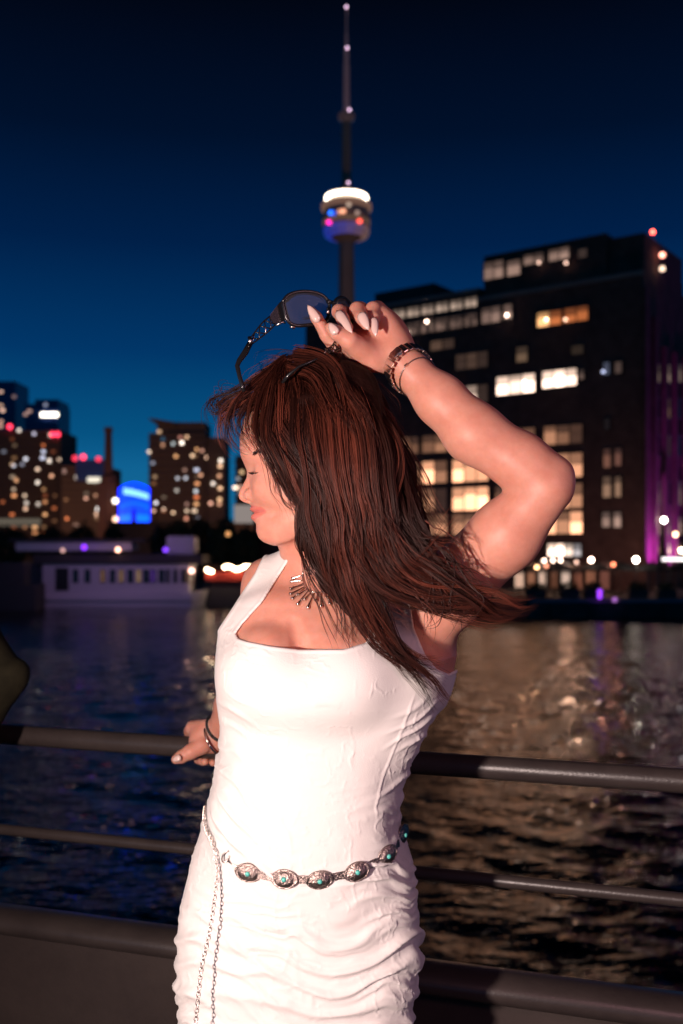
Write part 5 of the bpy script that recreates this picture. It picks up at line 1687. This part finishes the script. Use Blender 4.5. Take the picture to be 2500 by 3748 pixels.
nail(at(1232, 1136, 1.468), at(1289, 1219, 1.443), .0072)
nail(at(1318, 1142, 1.452), at(1349, 1208, 1.443), .0072)
nail(at(1366, 1160, 1.455), at(1375, 1232, 1.446), .0060)
nail(at(1234, 1224, 1.438), at(1205, 1182, 1.442), .0066)
at = _at0
nail(at(664, 2770, 1.848), at(630, 2785, 1.850), .0062)
# =====================================================================================================
#  WHAT SHE WEARS AND HOLDS
# =====================================================================================================
silver = mat('silver', (.78, .68, .62), .24, metal=1.0)
old_silver = mat('oxidised_silver', (.36, .285, .26), .30, metal=1.0)
bump(old_silver, 420, .9, .0016, 3)
turq = mat('turquoise', (.10, .52, .45), .3, spec=.6)
black_pl = mat('black_acetate', (.012, .011, .012), .22, spec=.55)
rubber = mat('black_elastic', (.012, .011, .011), .7)

def orient(p, x, n):
    """Matrix with local X along x and local Z along n."""
    n = Vector(n).normalized(); x = Vector(x); x = (x - n * x.dot(n)).normalized()
    y = n.cross(x)
    M = Matrix((x, y, n)).transposed().to_4x4()
    M.translation = Vector(p)
    return M

def place(name, me, m, root, M):
    o = bpy.data.objects.new(name, me)
    COL.objects.link(o)
    if not me.materials: me.materials.append(m)
    o.parent = root
    o.matrix_parent_inverse = WM(root).inverted()
    o.matrix_basis = M
    return o

# ---- concho belt
belt = empty('concho_belt', tuple(at(1100, 3210, 1.35)), 'silver concho belt with turquoise stones and a hanging chain, slung round the hips', 'belt')
def concho_me():
    bm = bmesh.new()
    n = 32
    rings = []
    for r, z in ((1.0, 0), (1.0, .0016), (.93, .0030), (.86, .0022), (.80, .0026), (.6, .0046), (.38, .0056), (.2, .0058)):
        ring = []
        for k in range(n):
            a = 2 * math.pi * k / n
            lobe = 1 + (.10 * abs(math.cos(a)) ** 6 if r > .8 else 0)
            zz = z + (.0007 * math.cos(14 * a) if .3 < r < .82 else 0)
            ring.append(bm.verts.new((r * lobe * .0176 * math.cos(a), r * .0132 * math.sin(a), zz)))
        rings.append(ring)
    for r0, r1 in zip(rings, rings[1:]):
        for k in range(n):
            bm.faces.new((r0[k], r0[(k + 1) % n], r1[(k + 1) % n], r1[k]))
    bm.faces.new(rings[0][::-1]); bm.faces.new(rings[-1])
    return finish(bm, 'concho', True)
CO = concho_me()
STN = lathe_me([(.0034, 0), (.0034, .0008), (.0028, .0020), (.0014, .0027), (.0003, .0029)], 16, 'stone')
bm = bmesh.new()
for x in (-.0062, -.0021, .0021, .0062):
    add_box(bm, (x - .0016, -.0052, 0), (x + .0016, .0052, .0022))
add_box(bm, (-.0085, -.0030, .0004), (.0085, .0030, .0014))
CONN = finish(bm, 'connector')
cpos = [(911, 3191), (1043, 3217), (1169, 3217), (1304, 3189), (1411, 3131), (1466, 3056)]
cw = []
for i, (u, v) in enumerate(cpos):
    p, n = ray(bvh_dress, u, v, .0025)
    a = Vector(at(*cpos[max(i - 1, 0)], 1.36)); b = Vector(at(*cpos[min(i + 1, 5)], 1.36))
    if i >= 4: n = Vector(((.55, -.8, 0), (.93, -.36, 0))[i - 4]).normalized()
    t = b - a
    n = (n * .6 + Vector((0, -1, 0)) * (.4 if i < 4 else .1)).normalized()
    if i >= 4: t = Vector((.05, .09, .055)) if i == 5 else Vector((.05, .06, .05))
    c = place('concho', CO, old_silver, belt, orient(p, t, n))
    s = child('stone', STN, turq, c); s.location = (0, 0, .0052)
    cw.append((p, n, t))
for i in range(5):
    (p, n, t), (q, m2, t2) = cw[i], cw[i + 1]
    mid = (p + q) / 2; nn = (n + m2).normalized()
    place('connector', CONN, old_silver, belt, orient(mid + nn * .0005, q - p, nn))
def torus_me(R, r, n=12, m=6, sx=1.0, name='chain_link'):
    V, Q = [], []
    for i in range(n):
        a = 2 * math.pi * i / n
        for j in range(m):
            b = 2 * math.pi * j / m
            V.append(((R + r * math.cos(b)) * math.cos(a) * sx, (R + r * math.cos(b)) * math.sin(a), r * math.sin(b)))
    for i in range(n):
        for j in range(m):
            Q.append((i * m + j, ((i + 1) % n) * m + j, ((i + 1) % n) * m + (j + 1) % m, i * m + (j + 1) % m))
    return mesh_np(name, V, Q)
LINK = torus_me(.0026, .00062, 12, 6, 1.28)
def links(path, spacing=.0052):
    P = np.asarray(path, float)
    seg = np.linalg.norm(np.diff(P, axis=0), axis=1); cum = np.concatenate([[0], np.cumsum(seg)])
    k = int(cum[-1] / spacing)
    for i in range(k):
        s = (i + .5) * spacing
        x = np.array([np.interp(s, cum, P[:, j]) for j in range(3)])
        x2 = np.array([np.interp(s + .002, cum, P[:, j]) for j in range(3)])
        n = (Vector((0, -1, .15)) if i % 2 == 0 else Vector((1, -.55, .1)))
        place('chain_link', LINK, silver, belt, orient(x, x2 - x + 1e-6, n))
wp = []
for u, v in ((753, 2952), (758, 3000), (764, 3040), (776, 3070), (789, 3096), (802, 3122)):
    p, n = ray(bvh_dress, u, v, .004)
    wp.append(p)
links(catmull(wp, 40))
j, jn = ray(bvh_dress, 802, 3124, .008)
hang = [np.array(j)]
for q, (u, v) in enumerate(((797, 3180), (791, 3240), (781, 3320), (763, 3434), (737, 3549), (716, 3748), (700, 3900))):
    d = j.y - .002 - .0095 * q
    hang.append(at(u, v, d))
links(catmull(hang, 80))
# lobster clasp
c0, n0 = ray(bvh_dress, 812, 3120, .008); c1, n1_ = ray(bvh_dress, 862, 3170, .006)
loop = []
ctr = (Vector(at(826, 3136, c0.y))); 
for k in range(15):
    a = math.radians(-60 + 300 * k / 14)
    loop.append(Vector(ctr) + Vector((.0075 * math.cos(a + 2.3) * .62 + .0045 * math.sin(a + 2.3) * .5, 0, .0075 * math.sin(a + 2.3))))
link('clasp', tube_me(loop, .0011, 8, 'clasp'), silver, belt)
link('clasp', tube_me([ctr + Vector((.0035, 0, -.0055)), Vector(at(850, 3163, c0.y)), Vector(at(868, 3174, c1.y))], [.0017, .0012, .0010], 8, 'clasp'), silver, belt)
place('chain_link', LINK, silver, belt, orient(at(874, 3178, c1.y - .001), (1, 0, -.5), (0, -1, 0)))

# ---- necklace of silver drops
neck = empty('necklace', tuple(at(1140, 2160, 1.40)), 'silver collar necklace of slim radiating drops at the base of her neck', 'necklace')
npts = [(1112, 2090), (1109, 2113), (1113, 2138), (1122, 2155), (1138, 2168), (1153, 2171), (1172, 2170), (1186, 2164), (1212, 2150), (1250, 2120), (1275, 2080)]
sp = []
for u, v in npts:
    p, n = ray(bvh_body, u, v, .0016); sp.append(p)
sp[-1] = Vector(at(1275, 2080, sp[-2].y + .01))
link('strand', tube_me(catmull(sp, 60), .00085, 6, 'strand'), silver, neck)
DR = lathe_me([(.0004, 0), (.0008, .06), (.0012, .45), (.0019, .80), (.0024, .92), (.0019, .985), (.0004, 1.0)], 12, 'drop_bead')
z_ = lambda x, y: (1000 + .1913 * x, 2050 + .1913 * y)
drops = [((560, 295), (370, 378)), ((560, 400), (340, 440)), ((580, 460), (318, 592)), ((585, 488), (378, 556)), ((600, 525), (312, 690)), ((612, 540), (348, 780)), ((650, 570), (462, 698)),
         ((668, 600), (456, 890)), ((715, 640), (582, 790)), ((778, 650), (652, 960)), ((845, 650), (812, 815)), ((915, 645), (914, 935)), ((975, 640), (1008, 762)), ((1030, 620), (1085, 880)), ((1090, 590), (1190, 760)), ((1150, 560), (1300, 715))]
for a, b in drops:
    ua, va = z_(*a); ub, vb = z_(*b)
    p, n = ray(bvh_body, ua, va, .0018); q, n2_ = ray(bvh_body, ub, vb, .0030)
    ax_ = q - p
    M = orient(p, ax_.orthogonal(), ax_)
    L_ = ax_.length
    M = M @ Matrix.Diagonal((1.12, 1.12, L_, 1))
    place('drop_bead', DR, silver, neck, M)

def at(u, v, d): return _at0(u, v, d - HS)
# ---- watch and bangle on the raised wrist
W0 = Vector(at(1484, 1342, 1.50)); fa = (Vector(at(1640, 1490, 1.462)) - W0).normalized()
fa = (fa + Vector((0, -.34, 0))).normalized()
def ring_basis(c, axis):
    a = axis.normalized()
    e = Vector((0, -1, 0)); e = (e - a * e.dot(a)).normalized()
    return e, a.cross(e)
watch = empty('wrist_watch', tuple(W0), 'silver metal link watch worn on the raised wrist, clasp side showing', 'watch')
wc = Vector(at(1497, 1356, 1.499)); e1, e2 = ring_basis(wc, fa)
link_me = box_me((-.0036, -.0086, -.0012), (.0036, .0086, .0018), 'band_link', .0007)
rl = .0355
NL = 28
wr = []
for k in range(NL):
    a = 2 * math.pi * k / NL
    dr = (e1 * math.cos(a) + e2 * math.sin(a)).normalized()
    q = [bvh_body.ray_cast(wc + fa * o + dr * .08, -dr)[0] for o in (-.006, 0, .006)]
    q = [(x - wc).length for x in q if x is not None]
    wr.append(min(max(q) + .0016, .042) if q else .032)
for _ in range(3):
    wr = [max(wr[k], (wr[k - 1] + wr[k] + wr[(k + 1) % NL]) / 3) for k in range(NL)]
for k in range(NL):
    a = 2 * math.pi * k / NL
    dr = (e1 * math.cos(a) + e2 * math.sin(a)).normalized()
    rad_ = dr * wr[k]
    tn = (-e1 * math.sin(a) + e2 * math.cos(a)).normalized()
    outw = tn.cross(fa); outw = outw if outw.dot(rad_) > 0 else -outw
    M = orient(wc + rad_, tn, outw)
    place('band_link', link_me, silver, watch, M)
_h = bvh_body.ray_cast(wc + e1 * .08, -e1)[0]
cl = orient(wc + e1 * (wr[0] + .001) + e2 * .002, e2, e1)
place('clasp', box_me((-.0075, -.0066, .0006), (.0075, .0066, .0030), 'clasp', .0008), silver, watch, cl)
cs = bvh_body.ray_cast(wc - e1 * .08, e1)[0]
place('watch_case', lathe_me([(.014, -.001), (.0155, .001), (.0155, .005), (.0135, .0065), (.001, .0066)], 28, 'watch_case'), old_silver, watch, orient(cs, e2, -e1))
bang = empty('thin_bracelet', tuple(wc + fa * .014), 'thin silver bracelet beside the watch on the raised arm', 'bracelet')
bc = wc + fa * .0145; pts = []
for k in range(49):
    a = 2 * math.pi * k / 48
    dr = (e1 * math.cos(a) + e2 * math.sin(a)).normalized()
    hit = bvh_body.ray_cast(bc + dr * .08, -dr)[0]
    pts.append((hit if hit is not None else bc + dr * .032) + dr * .0016)
link('band', tube_me(pts, .0009, 8, 'band'), old_silver, bang)
place('fastener', box_me((-.003, -.0016, -.0014), (.003, .0016, .0018), 'fastener', .0005), silver, bang, orient(pts[0] + e1 * .0004 + e2 * .003, e2, e1))
# ring on the index finger
rg = empty('finger_ring', tuple(at(1234, 1268, 1.49)), 'small silver ring with stones on the forefinger of the raised hand', 'ring')
ra_ = Vector(at(1196, 1225, 1.498)) - Vector(at(1236, 1285, 1.505)); g1, g2 = ring_basis(None, ra_)
gc = Vector(at(1231, 1276, 1.504))
link('band', tube_me([gc + g1 * math.cos(2 * math.pi * k / 24) * .0112 + g2 * math.sin(2 * math.pi * k / 24) * .0112 for k in range(25)], .0012, 8, 'band'), silver, rg)
for k in (-2, -1, 0, 1):
    a = k * .42
    o = place('stone', lathe_me([(.0019, 0), (.0019, .0012), (.0008, .0024)], 8, 'stone', False), silver, rg, orient(gc + g1 * math.cos(a) * .0122 + g2 * math.sin(a) * .0122, g2, g1 * math.cos(a) + g2 * math.sin(a)))

at = _at0
# ---- black hair tie and silver bangle on the wrist at the rail
fa2 = (Vector(at(846, 2580, 1.85)) - Vector(at(800, 2688, 1.905))).normalized()
h1, h2 = ring_basis(None, (fa2 + Vector((.35, -.1, 0))).normalized())
hc = Vector(at(806, 2664, 1.895))
ht = link('hair_tie', tube_me([hc + h1 * math.cos(2 * math.pi * k / 32) * .0285 + h2 * math.sin(2 * math.pi * k / 32) * .0285 for k in range(33)], .0034, 10, 'hair_tie'), rubber)
tag(ht, 'black elastic band round the wrist that rests on the rail', 'wristband')
k1, k2 = ring_basis(None, (fa2 * .25 + Vector((.9, -.10, .35))).normalized())
kc = Vector(at(784, 2704, 1.893))
bg2 = link('bangle', tube_me([kc + k1 * math.cos(2 * math.pi * k / 40) * .0325 + k2 * math.sin(2 * math.pi * k / 40) * .0310 for k in range(41)], .0021, 12, 'bangle'), silver)
tag(bg2, 'polished silver bangle on the hand gripping the rail', 'bangle')

# ---- sunglasses held above the head
GD = 1.505 - HS
gl = empty('sunglasses', tuple(at(1200, 1150, GD)), 'black wraparound sunglasses with lattice temples held up by the raised hand', 'sunglasses')
g_ = lambda x, y, d=GD: Vector(at(800 + .5421 * x, 1000 + .5423 * y, d))
lens_m = mat('smoke_lens', (.03, .03, .05), .06, spec=.6)
_lb = lens_m.node_tree.nodes['Principled BSDF']
_lb.inputs['Transmission Weight'].default_value = .95
_lb.inputs['Base Color'].default_value = (.62, .58, .66, 1)
_lb.inputs['IOR'].default_value = 1.03
_lb.inputs['Roughness'].default_value = .02
def lens_obj(outline, d0, tilt, name='lens'):
    P = catmull([(x, y, 0) for x, y in outline] + [(*outline[0], 0)], 40)[:-1]
    c = P.mean(0)
    bm = bmesh.new()
    depth = lambda x, y: d0 + tilt * (x - c[0]) * .000223
    rings = []
    for f, bul in ((1.0, 0), (.66, .0018), (.33, .0026)):
        rings.append([bm.verts.new(g_(c[0] + (x - c[0]) * f, c[1] + (y - c[1]) * f, depth(c[0] + (x - c[0]) * f, 0) + bul)) for x, y, _ in P])
    cv = bm.verts.new(g_(c[0], c[1], depth(c[0], 0) + .003))
    n = len(P)
    for r0, r1 in zip(rings, rings[1:]):
        for k in range(n):
            bm.faces.new((r0[k], r0[(k + 1) % n], r1[(k + 1) % n], r1[k]))
    for k in range(n):
        bm.faces.new((rings[-1][k], rings[-1][(k + 1) % n], cv))
    o = link(name, finish(bm, name, True), lens_m, gl)
    md = o.modifiers.new('thick', 'SOLIDIFY'); md.thickness = .0016
    rim = [g_(x, y, depth(x, y)) for x, y, _ in P]
    return rim + [rim[0], rim[1]]
out1 = [(432, 195), (475, 146), (555, 124), (640, 128), (705, 152), (742, 195), (748, 250), (735, 305), (690, 335), (600, 350), (515, 352), (462, 310)]
rim1 = lens_obj(out1, GD - .004, .35)
link('frame_rim', tube_me(rim1, .0026, 8, 'frame_rim'), black_pl, gl)
out2 = [(775, 205), (800, 170), (845, 165), (880, 195), (900, 240), (900, 290), (870, 330), (825, 330), (790, 290), (775, 245)]
rim2 = lens_obj(out2, GD + .012, 1.5)
link('frame_rim', tube_me(rim2, .0020, 8, 'frame_rim'), black_pl, gl)
link('bridge', tube_me([g_(738, 190, GD - .002), g_(760, 196, GD + .004), g_(790, 205, GD + .010)], [.0034, .0026, .003], 10, 'bridge'), black_pl, gl)
link('nose_pad', tube_me([g_(742, 235, GD - .006), g_(738, 275, GD - .008)], [.0028, .0022], 10, 'nose_pad'), silver, gl)
def temple(path, lat, tip, name='temple'):
    """path: hinge piece; lat: two rails with crossings; tip: solid ear piece."""
    root = link(name, tube_me([g_(*p) for p in tip[0]], tip[1], 10, name), black_pl, gl)
    if len(path[0]) == 4:
        bm = bmesh.new()
        O = [(446, 178), (418, 190), (392, 222), (346, 284), (350, 318), (372, 342), (398, 338), (440, 322), (468, 316), (440, 262), (432, 215)]
        f0 = [bm.verts.new(g_(x, y, GD - .008 - (432 - x) * .00010)) for x, y in O]
        f1 = [bm.verts.new(g_(x, y, GD + .001 - (432 - x) * .00010)) for x, y in O]
        bm.faces.new(f0); bm.faces.new(f1[::-1])
        for k in range(len(O)): bm.faces.new((f0[k], f1[k], f1[(k + 1) % len(O)], f0[(k + 1) % len(O)]))
        bmesh.ops.bevel(bm, geom=bm.edges[:], offset=.0012, segments=2, affect='EDGES')
        link('endpiece', finish(bm, 'endpiece'), black_pl, root)
    else:
        link('endpiece', tube_me([g_(*p) for p in path[0]], path[1], 12, 'endpiece'), black_pl, root)
    A = catmull([g_(*p) for p in lat[0]], 13); B = catmull([g_(*p) for p in lat[1]], 13)
    for R_ in (A, B):
        link('lattice_bar', tube_me(R_, .0011, 8, 'lattice_bar'), black_pl, root)
    for i in range(0, 12, 3):
        j_ = min(i + 3, 12)
        link('lattice_bar', tube_me([A[i], B[j_]], .0009, 6, 'lattice_bar'), silver if i % 2 else black_pl, root)
        link('lattice_bar', tube_me([B[i], A[j_]], .0009, 6, 'lattice_bar'), black_pl, root)
    return root
t1 = temple(([(448, 200, GD), (420, 232, GD - .004), (388, 268, GD - .009), (362, 300, GD - .013)], [.0040, .0085, .0105, .0085]),
       ([(345, 292, GD - .012), (300, 330, GD - .02), (255, 385, GD - .028), (215, 440, GD - .036)], [(385, 345, GD - .012), (345, 385, GD - .02), (290, 430, GD - .028), (225, 478, GD - .036)]),
       ([(215, 470, GD - .036), (180, 535, GD - .045), (140, 590, GD - .052), (126, 625, GD - .056), (140, 690, GD - .06), (160, 760, GD - .062), (172, 798, GD - .062)], [.0042, .0046, .0038, .0034, .0030, .0032, .0026]))
link('metal_accent', tube_me([g_(208, 430, GD - .040), g_(216, 475, GD - .042)], .0028, 8, 'metal_accent'), silver, gl)
link('metal_accent', tube_me([g_(388, 352, GD - .012), g_(430, 330, GD - .010), g_(452, 334, GD - .008)], .0016, 8, 'metal_accent'), silver, gl)
link('metal_accent', tube_me([g_(482, 358, GD - .010), g_(516, 368, GD - .009)], .0022, 8, 'metal_accent'), silver, gl)
HB = 1.365
t2 = temple(([(905, 300, GD + .004), (895, 345, GD - .020), (850, 420, GD - .055)], [.0030, .0026, .0022]),
       ([(790, 450, HB + .04), (770, 485, HB + .03), (742, 505, HB + .02), (715, 515, HB + .01)], [(820, 512, HB + .04), (790, 528, HB + .03), (760, 535, HB + .02), (715, 540, HB + .01)]),
       ([(745, 540, HB + .012), (640, 590, HB - .002), (540, 632, HB - .006), (470, 690, HB - .004), (430, 740, HB)], [.0014, .0015, .0017, .0026, .0022]))

# =====================================================================================================
#  THE OTHER PASSENGER AT THE LEFT EDGE
# =====================================================================================================
jf = Field()
PD = 1.92
jf.adds([pcone((-420, 2080, PD, 150), (-200, 2180, PD, 128)), pcone((-200, 2200, PD, 128), (6, 2470, PD - .02, 80)), pcone((8, 2482, PD - .02, 80), (-160, 2720, PD - .05, 112)), pcone((-160, 2720, PD - .05, 112), (-330, 2850, PD - .1, 66))], .02)
jf.adds([cone(at(-600, 2080, PD), at(-640, 2900, PD), .19, .17), cone(at(-600, 2080, PD), at(-800, 2110, PD), .11, .12)], .05)
VJ, QJ = jf.mesh((-1.42, 1.50, CZ - .62), (-.46, 2.30, CZ + .16), .008)
NJ = vnormals(VJ, QJ)
VJ = VJ + NJ * (.006 * vnoise(VJ * np.array([22, 22, 30])) + .004 * np.clip(1 - np.abs(vnoise(VJ * 14 + 9)) * 4, 0, 1))[:, None]
olive = mat('olive_cloth', (.030, .026, .0125), .9, spec=.15)
noise_color(olive, 30, (.013, .0115, .006), (.020, .0175, .009), 5)
bump(olive, 300, .4, .001, 2)
pf = Field()
pf.adds([cone(at(-620, 1950, PD), at(-620, 1700, PD), .055, .06), ellipsoid(at(-610, 1640, PD), (.078, .098, .115)), ellipsoid(at(-600, 1660, PD - .1), (.014, .022, .02))], .02)
for q in (-1, 1):
    pf.add(ellipsoid(at(-610 + q * 200, 1650, PD), (.012, .03, .035)), .008)
pf.adds([cone((-1.0 + dx, 1.80 - .02, CZ - .5), (-1.0 + dx * 1.1, 1.80, DECK + .08), .09, .05) for dx in (-.1, .1)], .02)
pf.adds([cone((-1.0 + dx * 1.1, 1.80, DECK + .05), (-1.0 + dx * 1.2, 1.64, DECK + .04), .045, .035) for dx in (-.1, .1)], .02)
pf.add(pcone((-320, 2822, PD - .1, 50), (-420, 2860, PD - .12, 46)), .01)
VP, QP = pf.mesh((-1.45, 1.4, DECK - .02), (-.5, 2.3, CZ + .42), .010)
pas = link('person', mesh_np('person', VP, QP), skin)
tag(pas, 'person in an olive jacket mostly out of frame, only the bent elbow showing at left', 'person')
child('jacket', mesh_np('jacket', VJ, QJ), olive, pas)
trs = Field(); trs.adds([cone((-1.0 + dx, 1.80 - .02, CZ - .42), (-1.0 + dx * 1.1, 1.80, DECK + .12), .105, .068) for dx in (-.1, .1)], .03)
VT, QT = trs.mesh((-1.4, 1.4, DECK), (-.6, 2.1, CZ - .25), .010)
child('trousers', mesh_np('trousers', VT, QT), olive, pas)
hh = Field(); hh.add(ellipsoid(at(-610, 1610, PD + .02), (.09, .108, .11)), .01)
hh.sub(ellipsoid(at(-610, 1720, PD - .1), (.08, .07, .12)), .01)
VQ, QQ = hh.mesh((-1.45, 1.4, CZ - .1), (-.5, 2.3, CZ + .46), .009)
child('hair', mesh_np('hair', VQ, QQ), hair_dark, pas)
print('done', time.time() - T0, 'objects', len(COL.objects))
